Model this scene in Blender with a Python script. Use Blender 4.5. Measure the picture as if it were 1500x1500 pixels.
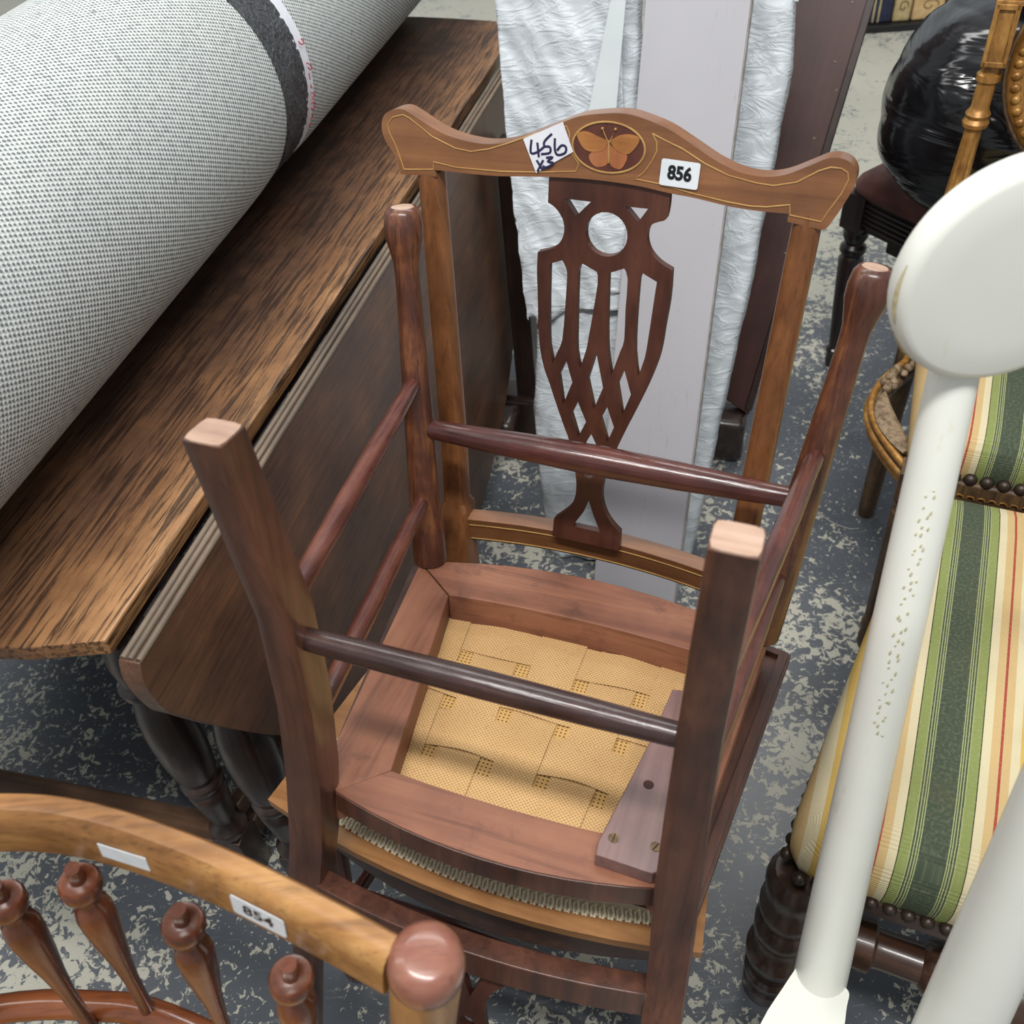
import bpy, bmesh, math, random
from math import sin, cos, pi, radians, sqrt, atan2
from mathutils import Vector as V, Matrix
from mathutils.geometry import tessellate_polygon
random.seed(7)
S = bpy.context.scene
for o in list(bpy.data.objects): bpy.data.objects.remove(o)
C = S.collection

# ------------------------------------------------------------------ camera, world, lights, exposure
cam_d = bpy.data.cameras.new('camera'); cam = bpy.data.objects.new('camera', cam_d); C.objects.link(cam)
PITCH, ROLL, CAM_H = radians(44.73), radians(-6.0979), 1.2981
fw = V((0, cos(PITCH), -sin(PITCH))); rt = V((1, 0, 0)); up = rt.cross(fw)
r2 = rt*cos(ROLL)+up*sin(ROLL); u2 = up*cos(ROLL)-rt*sin(ROLL)
cam.matrix_world = Matrix(((r2.x, u2.x, -fw.x, 0), (r2.y, u2.y, -fw.y, 0), (r2.z, u2.z, -fw.z, CAM_H), (0, 0, 0, 1)))
cam_d.sensor_width = 36; cam_d.lens = 36*1386.5/1500; cam_d.clip_start = .02
cam_d.dof.use_dof = True; cam_d.dof.focus_distance = .98; cam_d.dof.aperture_fstop = 10
S.camera = cam
S.cycles.caustics_reflective = False
w = bpy.data.worlds.new('warehouse_air'); S.world = w; w.use_nodes = True
w.node_tree.nodes['Background'].inputs[0].default_value = (.90, .96, 1.0, 1)
w.node_tree.nodes['Background'].inputs[1].default_value = .52
def area(name, loc, sx, sy, power, col=(1, .985, .96), aim=None, along=None):
    d = bpy.data.lights.new(name, 'AREA'); d.shape = 'RECTANGLE'; d.size = sx; d.size_y = sy; d.energy = power; d.color = col
    o = bpy.data.objects.new(name, d); C.objects.link(o); o.location = loc
    if aim: o.rotation_euler = (V(aim)-V(loc)).to_track_quat('-Z', 'Y').to_euler()
    if along:
        z = (V(loc)-V(aim)).normalized(); x = (V(along)-z*V(along).dot(z)).normalized(); y = z.cross(x)
        o.matrix_world = Matrix(((x.x, y.x, z.x, loc[0]), (x.y, y.y, z.y, loc[1]), (x.z, y.z, z.z, loc[2]), (0, 0, 0, 1)))
    return o
area('ceiling_tube_light', (-.03, -.42, 3.5), 2.0, .18, 100, aim=(-.03, .46, .5), along=(.92, -.39, 0))
area('ceiling_tube_light', (.4, 2.6, 3.6), 3.4, .5, 62, aim=(.4, 2.2, 0))
area('ceiling_tube_light', (-2.6, .9, 3.4), .5, 2.6, 26, aim=(-.3, .9, .4))
S.view_settings.view_transform = 'Standard'; S.view_settings.look = 'None'
S.view_settings.gamma = 1; S.view_settings.use_curve_mapping = False
S.view_settings.exposure = -.02

# ------------------------------------------------------------------ helpers
def lin(c):
    return tuple([(x/255/12.92 if x/255 <= .04045 else ((x/255+.055)/1.055)**2.4) for x in c])+(1,)
class Nodes:
    def __init__(s, name):
        s.m = bpy.data.materials.new(name); s.m.use_nodes = True; s.t = s.m.node_tree
        s.b = s.t.nodes['Principled BSDF']; s.tc = s.n('ShaderNodeTexCoord')
    def n(s, t, **k):
        x = s.t.nodes.new(t)
        for a, b in k.items(): setattr(x, a, b)
        return x
    def l(s, a, b): s.t.links.new(a, b)
    def inp(s, node, name, val):
        if hasattr(val, 'is_output'): s.l(val, node.inputs[name])
        else: node.inputs[name].default_value = val
    def vec(s, scale=(1, 1, 1), src='Object', loc=(0, 0, 0), rot=(0, 0, 0)):
        m = s.n('ShaderNodeMapping'); s.l(s.tc.outputs[src], m.inputs[0]); m.inputs['Scale'].default_value = scale
        m.inputs['Location'].default_value = loc; m.inputs['Rotation'].default_value = rot
        return m.outputs[0]
    def noise(s, vec, scale, detail=4, rough=.55, dist=0):
        x = s.n('ShaderNodeTexNoise'); s.l(vec, x.inputs['Vector']); x.inputs['Scale'].default_value = scale
        x.inputs['Detail'].default_value = detail; x.inputs['Roughness'].default_value = rough; x.inputs['Distortion'].default_value = dist
        return x.outputs['Fac']
    def ramp(s, fac, stops, interp='LINEAR'):
        x = s.n('ShaderNodeValToRGB'); s.l(fac, x.inputs[0]); cr = x.color_ramp; cr.interpolation = interp
        while len(cr.elements) < len(stops): cr.elements.new(.5)
        for e, (p, c) in zip(cr.elements, stops): e.position = p; e.color = c if len(c) == 4 else c+(1,)
        return x.outputs[0]
    def mix(s, fac, a, b, mode='MIX'):
        x = s.n('ShaderNodeMix', data_type='RGBA', blend_type=mode)
        s.inp(x, 0, fac)
        for i, v in ((6, a), (7, b)):
            if hasattr(v, 'is_output'): s.l(v, x.inputs[i])
            else: x.inputs[i].default_value = v
        return x.outputs[2]
    def math(s, op, a, b=0.0, c=None):
        x = s.n('ShaderNodeMath', operation=op); s.inp(x, 0, a); s.inp(x, 1, b)
        if c is not None: s.inp(x, 2, c)
        return x.outputs[0]
    def step(s, v, lo, hi):
        x = s.n('ShaderNodeMapRange', interpolation_type='SMOOTHSTEP'); s.inp(x, 'Value', v)
        x.inputs['From Min'].default_value = lo; x.inputs['From Max'].default_value = hi
        return x.outputs[0]
    def bump(s, h, strength=.2, dist=.002):
        x = s.n('ShaderNodeBump'); s.l(h, x.inputs['Height']); x.inputs['Strength'].default_value = strength; x.inputs['Distance'].default_value = dist
        s.l(x.outputs[0], s.b.inputs['Normal'])
    def done(s, col, rough=.5, spec=.5, metal=0, coat=0):
        s.inp(s.b, 'Base Color', col); s.inp(s.b, 'Roughness', rough); s.b.inputs['Specular IOR Level'].default_value = spec
        s.b.inputs['Metallic'].default_value = metal
        if coat: s.b.inputs['Coat Weight'].default_value = coat; s.b.inputs['Coat Roughness'].default_value = .12
        return s.m
def wood(name, dark, mid, light, axis='z', scale=1., rough=.4, coat=.0, wear=.35, spec=.5, bump=.12, dirt=0):
    k = Nodes(name); a = {'x': 0, 'y': 1, 'z': 2}[axis]
    sc = [60*scale]*3; sc[a] = 4*scale; sf = [260*scale]*3; sf[a] = 9*scale
    g = k.noise(k.vec(sc), 1, 5, .6, .4); f = k.noise(k.vec(sf), 1, 3, .6)
    b = k.noise(k.vec((1, 1, 1)), 14*scale, 4, .6)
    v = k.math('ADD', k.math('MULTIPLY', g, .55), k.math('MULTIPLY', b, .45))
    col = k.ramp(v, [(.30, lin(dark)), (.50, lin(mid)), (.72, lin(light))])
    col = k.mix(k.math('MULTIPLY', k.step(f, .52, .72), wear), col, lin([x*.55 for x in dark]))
    if dirt: col = k.mix(k.math('MULTIPLY', k.step(k.noise(k.vec(loc=(.3, .7, .1)), 16, 5, .7), .54, .72), dirt), col, lin((66, 42, 38)))
    k.bump(f, bump, .001)
    r = k.math('ADD', k.math('MULTIPLY', b, .25), rough-.12)
    return k.done(col, r, spec, 0, coat)
def plain(name, c, rough=.5, c2=None, scale=30, metal=0, spec=.5, bump=0):
    k = Nodes(name); c2 = c2 or [x*.85 for x in c]
    n = k.noise(k.vec(), scale, 4)
    if bump: k.bump(n, bump, .002)
    return k.done(k.mix(k.step(n, .35, .7), lin(c), lin(c2)), rough, spec, metal)

class MB:
    """collects shapes into one mesh"""
    def __init__(s): s.v = []; s.f = []; s.uv = {}
    def add(s, vs, fs):
        o = len(s.v); s.v += [tuple(p) for p in vs]; s.f += [tuple(i+o for i in f) for f in fs]; return s
    def box(s, c, d, M=None):
        x, y, z = (q/2 for q in d); c = V(c)
        vs = [V((a*x, b*y, e*z)) for a in (-1, 1) for b in (-1, 1) for e in (-1, 1)]
        vs = [(M @ p if M else p)+c for p in vs]
        return s.add(vs, [(0, 1, 3, 2), (4, 6, 7, 5), (0, 4, 5, 1), (2, 3, 7, 6), (0, 2, 6, 4), (1, 5, 7, 3)])
    def loft(s, rings, cap=True, closed=False):
        n = len(rings[0]); vs = [p for r in rings for p in r]; fs = []
        m = len(rings)
        for i in range(m if closed else m-1):
            for j in range(n):
                a, b = i*n, ((i+1) % m)*n; k = (j+1) % n
                fs.append((a+j, a+k, b+k, b+j))
        if cap and not closed: fs += [tuple(range(n))[::-1], tuple((m-1)*n+j for j in range(n))]
        return s.add(vs, fs)
    def lathe(s, p0, p1, prof, n=20, ref=None):
        p0, p1 = V(p0), V(p1); d = p1-p0; L = d.length; d.normalize()
        a = d.orthogonal().normalized() if ref is None else (V(ref)-d*V(ref).dot(d)).normalized(); b = d.cross(a)
        rings = [[p0+d*(t*L)+(a*cos(2*pi*j/n)+b*sin(2*pi*j/n))*r for j in range(n)] for t, r in prof]
        return s.loft(rings)
    def tube(s, pts, r, n=8, closed=False, flat=1, nrm=None):
        pts = [V(p) for p in pts]; rings = []; m = len(pts)
        for i, p in enumerate(pts):
            q0 = pts[(i-1) % m] if closed or i else p; q1 = pts[(i+1) % m] if closed or i < m-1 else p
            t = (q1-q0).normalized(); ref = V(nrm) if nrm is not None else (V((0, 0, 1)) if abs(t.z) < .9 else V((1, 0, 0)))
            a = t.cross(ref).normalized(); b = a.cross(t); rr = r[i] if isinstance(r, (list, tuple)) else r
            rings.append([p+a*cos(2*pi*j/n)*rr+b*sin(2*pi*j/n)*rr*flat for j in range(n)])
        return s.loft(rings, True, closed)
    def prism(s, loops, f0, f1):
        """polygon with holes; f0/f1 map 2D -> 3D for the two faces"""
        flat = [p for L in loops for p in L]
        tris = tessellate_polygon([[V((p[0], p[1], 0)) for p in L] for L in loops])
        n = len(flat); vs = [f0(p) for p in flat]+[f1(p) for p in flat]
        fs = [tuple(t) for t in tris]+[tuple(i+n for i in reversed(t)) for t in tris]
        o = 0
        for L in loops:
            m = len(L)
            for i in range(m): a, b = o+i, o+(i+1) % m; fs.append((a, b, b+n, a+n))
            o += m
        return s.add(vs, fs)
    def grid(s, f, nu, nv):
        vs = [f(i/nu, j/nv) for j in range(nv+1) for i in range(nu+1)]
        return s.add(vs, [(j*(nu+1)+i, j*(nu+1)+i+1, (j+1)*(nu+1)+i+1, (j+1)*(nu+1)+i) for j in range(nv) for i in range(nu)])
    def ball(s, c, r, n=10, m=6):
        r = V(r) if not isinstance(r, (int, float)) else V((r, r, r)); c = V(c)
        rings = [[c+V((r.x*cos(2*pi*j/n)*sin(t), r.y*sin(2*pi*j/n)*sin(t), r.z*cos(t))) for j in range(n)] for t in [pi*(i+.02)/(m+.04) for i in range(m+1)]]
        return s.loft(rings)
    def build(s, name, mat, parent=None, bevel=0, smooth=35, seg=2):
        me = bpy.data.meshes.new(name); me.from_pydata(s.v, [], s.f)
        bm = bmesh.new(); bm.from_mesh(me); bmesh.ops.recalc_face_normals(bm, faces=bm.faces); bm.to_mesh(me); bm.free()
        o = bpy.data.objects.new(name, me); C.objects.link(o); me.materials.append(mat)
        if parent: o.parent = parent
        if smooth: me.shade_smooth(); me.set_sharp_from_angle(angle=radians(smooth))
        if bevel:
            b = o.modifiers.new('bevel', 'BEVEL'); b.width = bevel; b.segments = seg; b.limit_method = 'ANGLE'; b.angle_limit = radians(40); b.harden_normals = False
        return o
def tag(o, label, cat=None, group=None):
    o['label'] = label
    if cat: o['category'] = cat
    if group: o['group'] = group
    return o
def empty(name, loc, label, cat, rz=0, group=None, M=None):
    o = bpy.data.objects.new(name, None); C.objects.link(o); o.empty_display_size = .05
    if M is not None: o.matrix_world = M
    else: o.location = loc; o.rotation_euler = (0, 0, rz)
    return tag(o, label, cat, group)
def lerp(a, b, t): return a+(b-a)*t
def interp(t, xs):
    for (a, p), (b, q) in zip(xs, xs[1:]):
        if t <= b: return lerp(p, q, max(0, (t-a)/(b-a)))
    return xs[-1][1]
def smooth_loop(pts, corners=(), n=4):
    """closed Catmull-Rom, straight through the named corner indices"""
    out = []; m = len(pts)
    for i in range(m):
        p1, p2 = V(pts[i]), V(pts[(i+1) % m])
        p0 = V(pts[i-1]) if i not in corners else p1; p3 = V(pts[(i+2) % m]) if (i+1) % m not in corners else p2
        for k in range(n):
            t = k/n
            out.append(tuple(.5*((2*p1)+(p2-p0)*t+(2*p0-5*p1+4*p2-p3)*t*t+(3*p1-p0-3*p2+p3)*t**3)))
    return out
def smooth_path(pts, n=4):
    out = []; m = len(pts)
    for i in range(m-1):
        p1, p2 = V(pts[i]), V(pts[i+1]); p0 = V(pts[max(i-1, 0)]); p3 = V(pts[min(i+2, m-1)])
        for k in range(n):
            t = k/n; out.append(.5*((2*p1)+(p2-p0)*t+(2*p0-5*p1+4*p2-p3)*t*t+(3*p1-p0-3*p2+p3)*t**3))
    return out+[V(pts[-1])]
def text_mesh(txt, size, mat, name, M, parent, bold=.0, sx=1., thick=.0001):
    cu = bpy.data.curves.new(name, 'FONT'); cu.body = txt; cu.size = size; cu.align_x = 'CENTER'; cu.align_y = 'CENTER'; cu.offset = bold; cu.extrude = thick
    cu.resolution_u = 4
    t = bpy.data.objects.new(name, cu); C.objects.link(t)
    me = bpy.data.meshes.new_from_object(t, depsgraph=bpy.context.evaluated_depsgraph_get()); bpy.data.objects.remove(t)
    me.transform(M @ Matrix.Diagonal((sx, 1, 1, 1))); me.name = name
    me.materials.clear(); me.materials.append(mat)
    o = bpy.data.objects.new(name, me); C.objects.link(o); o.parent = parent
    return o
def rrect(w_, h_, r, n=4):
    out = []
    for cx, cy, a0 in ((w_/2-r, h_/2-r, 0), (-w_/2+r, h_/2-r, 90), (-w_/2+r, -h_/2+r, 180), (w_/2-r, -h_/2+r, 270)):
        for i in range(n+1): a = radians(a0+90*i/n); out.append((cx+r*cos(a), cy+r*sin(a)))
    return out

# ------------------------------------------------------------------ materials
def mat_floor():
    k = Nodes('flaking_blue_grey_floor_paint'); P = k.vec()
    fine = k.noise(P, 74, 4, .62, .9); med = k.noise(P, 17, 3, .6); big = k.noise(P, 3.2, 4, .6); grit = k.noise(P, 420, 2)
    sep = k.n('ShaderNodeSeparateXYZ'); k.l(P, sep.inputs[0])
    far = k.step(k.math('ADD', sep.outputs[1], k.math('MULTIPLY', big, .6)), 1.95, 3.0)     # the aisle beyond is worn bare
    v = k.math('ADD', k.math('ADD', k.math('MULTIPLY', fine, .55), k.math('MULTIPLY', med, .27)), k.math('MULTIPLY', big, .42))
    v = k.math('ADD', v, k.math('MULTIPLY', far, .10))
    lane = k.math('MULTIPLY', k.step(k.math('ABSOLUTE', k.math('SUBTRACT', k.math('ADD', sep.outputs[1], k.math('MULTIPLY', big, .3)), 1.55)), .5, .1), k.step(sep.outputs[0], .35, .55))   # a lane where the paint has held
    v = k.math('SUBTRACT', v, k.math('MULTIPLY', lane, .045))
    mask = k.step(v, .650, .664)
    sp = k.step(k.noise(P, 150, 2, .5, .8), .665, .69)
    mask = k.math('MAXIMUM', mask, k.math('MULTIPLY', sp, .8))
    paint = k.mix(big, lin((74, 79, 85)), lin((98, 102, 108)))
    paint = k.mix(k.math('MULTIPLY', far, .75), paint, lin((150, 152, 152)))
    bare = k.mix(grit, lin((168, 166, 152)), lin((200, 197, 182)))
    scr = k.noise(k.vec((4, 60, 1)), 3, 2)
    paint = k.mix(k.math('MULTIPLY', k.step(scr, .62, .7), .35), paint, lin((130, 134, 136)))
    k.bump(mask, .25, .0006)
    return k.done(k.mix(mask, paint, bare), k.math('ADD', .34, k.math('MULTIPLY', mask, .4)), .45)
M_floor = mat_floor()
M_leg = wood('mahogany_leg', (46, 24, 20), (78, 43, 32), (112, 64, 44), 'z', 1, .34, .25)
M_legA = wood('worn_mahogany_leg', (46, 26, 21), (88, 50, 36), (150, 96, 58), 'z', 1.5, .36, .25, wear=.6)
M_stile = wood('golden_mahogany_stile', (74, 42, 24), (118, 74, 42), (150, 98, 58), 'z', 1.2, .4, .15)
M_rearleg = wood('brown_mahogany_sabre_leg', (46, 28, 24), (78, 48, 37), (112, 70, 52), 'z', 1, .34, .25)
M_stretch = wood('polished_mahogany_stretcher', (46, 22, 20), (82, 42, 36), (118, 66, 52), 'x', 1, .27, .35, bump=.5)
M_stretchd = wood('blackened_stretcher', (34, 22, 20), (58, 38, 34), (96, 66, 56), 'x', 1.2, .27, .35, bump=.6)
M_stretchy = wood('polished_mahogany_side_stretcher', (46, 22, 20), (86, 46, 38), (126, 76, 58), 'y', 1, .26, .4, bump=.5)
M_crest = wood('golden_mahogany_crest', (100, 64, 40), (130, 86, 54), (154, 106, 68), 'x', .9, .36, .3, wear=.18)
M_splat = wood('dark_mahogany_splat', (54, 28, 22), (76, 43, 33), (98, 58, 44), 'z', .9, .4, .1, wear=.2)
M_railx = wood('raw_mahogany_rail', (92, 56, 43), (132, 85, 64), (160, 109, 82), 'x', .8, .55, 0, wear=.3, dirt=.55)
M_raily = wood('raw_mahogany_side_rail', (92, 56, 43), (132, 85, 64), (158, 107, 80), 'y', .8, .55, 0, wear=.3, dirt=.55)
M_lipA = wood('worn_golden_lip', (118, 76, 40), (156, 108, 62), (182, 134, 82), 'x', 1, .45, .1, wear=.15)
M_lipB = wood('dark_seat_lip', (40, 24, 20), (70, 42, 32), (104, 66, 48), 'y', 1, .4, .1)
M_block = wood('purple_stained_block', (92, 66, 64), (120, 90, 86), (148, 116, 108), 'y', 1, .34, .2, wear=.15)
M_box = plain('boxwood_line', (184, 146, 88), .45, (158, 118, 66))
M_oval = plain('rosewood_oval', (92, 52, 40), .4, (78, 40, 34), 40)
M_wing = wood('satinwood_wing', (140, 88, 46), (168, 112, 60), (186, 130, 74), 'x', 2, .4, .1, wear=.15)
M_wing2 = wood('orange_wing', (144, 86, 50), (164, 102, 64), (182, 118, 76), 'z', 2, .4, .1, wear=.15)
M_paper = plain('white_paper', (226, 228, 234), .6, (214, 216, 224), 20)
M_card = plain('white_sticker', (226, 232, 236), .4, (214, 222, 228), 60)
M_ink = plain('blue_black_ink', (44, 42, 78), .5, (30, 28, 58))
M_black = plain('black_print', (16, 18, 24), .5)
M_pale = plain('pale_grey_print', (196, 206, 214), .5)
M_brass = plain('dull_screw', (110, 92, 66), .4, (80, 66, 50), 200, .7)
M_hole = plain('screw_hole_dark', (64, 36, 28), .8)
M_red = plain('red_felt_pen', (196, 50, 70), .5)
def mat_webbing(name, tint=1., per=.0040):
    k = Nodes(name); P = k.vec((2*pi/per,)*3); s = k.n('ShaderNodeSeparateXYZ'); k.l(P, s.inputs[0])
    a = k.math('SINE', s.outputs[0]); b = k.math('SINE', s.outputs[1])
    c = k.math('MULTIPLY', a, b); h = k.math('ADD', k.math('MULTIPLY', c, .5), .5)
    n = k.noise(k.vec(), 26, 4); nf = k.noise(k.vec(), 300, 2)
    base = k.mix(n, lin([x*tint for x in (194, 155, 106)]), lin([x*tint for x in (212, 176, 126)]))
    col = k.mix(k.math('MULTIPLY', k.step(h, .50, .10), .75), base, lin((142, 102, 58)))
    col = k.mix(k.math('MULTIPLY', k.step(nf, .55, .75), .3), col, lin((150, 108, 62)))
    k.bump(h, .5, .001)
    return k.done(col, .9, .1)
M_web = mat_webbing('hessian_webbing')
def mat_hessian():
    k = Nodes('open_hessian_mesh'); per = .0042; P = k.vec((2*pi/per,)*3); s = k.n('ShaderNodeSeparateXYZ'); k.l(P, s.inputs[0])
    a = k.step(k.math('SINE', s.outputs[0]), .1, .5); b = k.step(k.math('SINE', s.outputs[1]), .1, .5)
    hole = k.math('MULTIPLY', a, b); n = k.noise(k.vec(), 40, 3)
    base = k.mix(n, lin((186, 144, 86)), lin((214, 172, 112)))
    k.bump(k.math('SUBTRACT', 1., hole), .6, .001)
    return k.done(k.mix(k.math('MULTIPLY', hole, .9), base, lin((92, 64, 36))), .9, .1)
M_hess = mat_hessian()
M_gimp = plain('cream_gimp', (242, 232, 208), .85, (226, 212, 182), 500, 0, .1)
M_pad = plain('cream_upholstery', (196, 184, 152), .9, (178, 164, 134), 60, 0, .1)

# ------------------------------------------------------------------ floor
fl = MB().grid(lambda u, v: (lerp(-5, 6, u), lerp(-3, 7, v), 0), 1, 1).build('floor', M_floor, smooth=0)
fl['kind'] = 'structure'; fl['label'] = 'blue-grey painted concrete floor with flaking paint'

# ------------------------------------------------------------------ inlaid chairs
HS, HR, DP = .4425, .3875, .3627
TR, TS, ZT, ZR = .0011, .0761, .8953, .4808
KR = (TS-TR)/(ZT-ZR); NB = V((0, 1, -KR)).normalized()
def bp_(x, z, off=0.):                       # a point on the raked plane of the chair back, off = depth behind its face
    return V((x, DP+TR+(z-ZR)*KR, z))+NB*off
CREST = [(-0.2035, 0.8973), (-0.2072, 0.9125), (-0.2169, 0.9258), (-0.22, 0.9376), (-0.2168, 0.948), (-0.2092, 0.9532), (-0.1977, 0.9552), (-0.1875, 0.9518), (-0.1673, 0.9417), (-0.1491, 0.9355), (-0.1287, 0.9324), (-0.1105, 0.9321), (-0.0885, 0.9363), (-0.067, 0.9449), (-0.0455, 0.9538), (-0.0251, 0.9619), (-0.0015, 0.9658), (0.011, 0.9667), (0.0242, 0.9655), (0.05, 0.9584), (0.0756, 0.9459), (0.0957, 0.9357), (0.1154, 0.9288), (0.1348, 0.9268), (0.1527, 0.9301), (0.1713, 0.9392), (0.184, 0.9456), (0.1944, 0.9465), (0.2029, 0.9431), (0.208, 0.9358), (0.2083, 0.9263), (0.2041, 0.9151), (0.1993, 0.9036), (0.1924, 0.8906), (0.187, 0.8894), (0.1602, 0.8926), (0.1603, 0.8994), (0.1348, 0.8989), (0.1098, 0.9002), (0.08, 0.904), (0.0576, 0.9058), (0.0287, 0.9092), (-0.0126, 0.9105), (-0.0557, 0.9087), (-0.1003, 0.9051), (-0.1346, 0.9043), (-0.1669, 0.9044), (-0.1652, 0.8984)]
SPLAT = [(-0.0537, 0.9195), (-0.0547, 0.8853), (-0.0474, 0.8812), (-0.0406, 0.8727), (-0.0384, 0.8635), (-0.0402, 0.8539), (-0.0467, 0.8454), (-0.0549, 0.8411), (-0.0645, 0.838), (-0.0651, 0.8187), (-0.0642, 0.7964), (-0.0633, 0.7634), (-0.061, 0.7382), (-0.0563, 0.718), (-0.051, 0.7044), (-0.0431, 0.6816), (-0.0336, 0.6562), (-0.027, 0.6386), (-0.0208, 0.6088), (-0.0178, 0.5868), (-0.0196, 0.5686), (-0.0271, 0.5532), (-0.043, 0.5362), (-0.0443, 0.512), (0.035, 0.512), (0.0345, 0.5367), (0.0246, 0.5461), (0.0161, 0.5594), (0.0114, 0.5762), (0.0121, 0.5939), (0.0157, 0.6144), (0.0265, 0.6476), (0.0359, 0.6735), (0.0461, 0.701), (0.0535, 0.7226), (0.0599, 0.7456), (0.0625, 0.7623), (0.064, 0.7832), (0.0662, 0.8103), (0.0657, 0.8373), (0.0544, 0.8428), (0.0456, 0.8504), (0.0411, 0.8592), (0.0404, 0.8683), (0.0436, 0.876), (0.0513, 0.8798), (0.0566, 0.8828), (0.058, 0.8948), (0.0576, 0.9158)]
HOLES = [[(.0022+.0200*cos(i*pi/12), .8624+.0202*sin(i*pi/12)) for i in range(24)], [(-0.0383, 0.8904), (-0.0137, 0.8902), (-0.0274, 0.876)], [(0.0188, 0.8894), (0.0394, 0.8896), (0.031, 0.877)], [(-0.0526, 0.8283), (-0.0397, 0.8333), (-0.0354, 0.8259), (-0.0345, 0.8161), (-0.0358, 0.7852), (-0.0379, 0.753), (-0.0427, 0.7398), (-0.0476, 0.7263), (-0.0515, 0.7435), (-0.0525, 0.7651), (-0.0529, 0.798)], [(-0.0194, 0.8326), (-0.0051, 0.8266), (-0.0039, 0.8156), (-0.0079, 0.7811), (-0.0111, 0.7573), (-0.0128, 0.7462), (-0.0185, 0.7254), (-0.0227, 0.7431), (-0.0235, 0.7696), (-0.0238, 0.8242)], [(0.0062, 0.8268), (0.021, 0.8333), (0.0249, 0.8241), (0.0247, 0.7942), (0.0253, 0.7632), (0.022, 0.7506), (0.0144, 0.7237), (0.0097, 0.7464), (0.0076, 0.7744)], [(0.0387, 0.8312), (0.0527, 0.8247), (0.0518, 0.8128), (0.0503, 0.7899), (0.0487, 0.767), (0.0468, 0.7476), (0.0414, 0.7271), (0.037, 0.751), (0.0358, 0.7788), (0.036, 0.8237)], [(-0.0331, 0.7318), (-0.026, 0.7089), (-0.0356, 0.6815), (-0.0408, 0.7131)], [(-0.0022, 0.7458), (0.0066, 0.7088), (-0.0023, 0.6824), (-0.0101, 0.7133)], [(0.0272, 0.7326), (0.0358, 0.7067), (0.0281, 0.6821), (0.0213, 0.7138)], [(-0.0195, 0.6885), (-0.0098, 0.6667), (-0.0181, 0.6463), (-0.0264, 0.6714)], [(0.0119, 0.6883), (0.0204, 0.6664), (0.014, 0.6473), (0.0054, 0.6721)], [(-0.0034, 0.6535), (0.004, 0.6386), (-0.0026, 0.6171), (-0.011, 0.6379)], [(0.0038, 0.6092), (0.0021, 0.6138), (-0.0018, 0.616), (-0.0065, 0.615), (-0.0101, 0.6111), (-0.0114, 0.6057), (-0.0098, 0.601), (-0.0058, 0.5988), (-0.0011, 0.5999), (0.0026, 0.6039)], [(-0.0031, 0.5708), (0.0031, 0.5525), (0.012, 0.5317), (-0.0209, 0.5316), (-0.0088, 0.5532)]]
LINE1 = [(-0.1995, 0.902), (-0.1683, 0.9049), (-0.1679, 0.9117), (-0.1456, 0.9088), (-0.1002, 0.9093), (-0.0669, 0.9118), (-0.028, 0.916)]
LINE2 = [(-0.1995, 0.902), (-0.2023, 0.9111), (-0.2063, 0.923), (-0.2124, 0.9346), (-0.2132, 0.9411), (-0.2076, 0.9475), (-0.1967, 0.9506), (-0.1899, 0.9482), (-0.1678, 0.934), (-0.1447, 0.9257), (-0.129, 0.9241), (-0.1106, 0.928), (-0.0885, 0.9357), (-0.067, 0.9443), (-0.0373, 0.9528), (-.0345, .947), (-.035, .939), (-.032, .931), (-.025, .9225), (-.028, .916)]
LINE3 = [(0.039, 0.9529), (0.0434, 0.9465), (0.044, 0.9394), (0.0405, 0.9308), (0.034, 0.9206), (0.0265, 0.9148), (0.048, 0.9128), (0.0796, 0.9074), (0.1094, 0.9036), (0.1286, 0.9022), (0.1417, 0.903), (0.1602, 0.9067), (0.1616, 0.8984), (0.1876, 0.8957), (0.1915, 0.9044), (0.1994, 0.92), (0.2026, 0.931), (0.2011, 0.9362), (0.1959, 0.9389), (0.1874, 0.9391), (0.1789, 0.9357), (0.1628, 0.9251), (0.1447, 0.9206), (0.13, 0.9214), (0.1067, 0.9252), (0.0863, 0.9327), (0.066, 0.9429), (0.0509, 0.9482), (0.039, 0.9529)]
WUL = [(0.0011, 0.9441), (-0.0082, 0.9469), (-0.0189, 0.9502), (-0.0268, 0.9484), (-0.0266, 0.9442), (-0.021, 0.9363), (-0.0129, 0.9339), (-0.0025, 0.9366)]
WLL = [(0.0006, 0.9417), (-0.0025, 0.9366), (-0.0129, 0.9339), (-0.0161, 0.9294), (-0.0125, 0.9237), (-0.0071, 0.9217), (0.0008, 0.9248), (0.0019, 0.9334)]
WUR = [(0.0024, 0.9442), (0.0099, 0.9489), (0.0188, 0.9508), (0.0279, 0.9492), (0.0276, 0.9439), (0.0223, 0.9369), (0.0173, 0.9347), (0.008, 0.9375)]
WLR = [(0.0025, 0.9412), (0.008, 0.9375), (0.0173, 0.9347), (0.0182, 0.93), (0.0141, 0.9224), (0.0089, 0.9219), (0.0037, 0.9251), (0.0024, 0.9335)]
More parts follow.
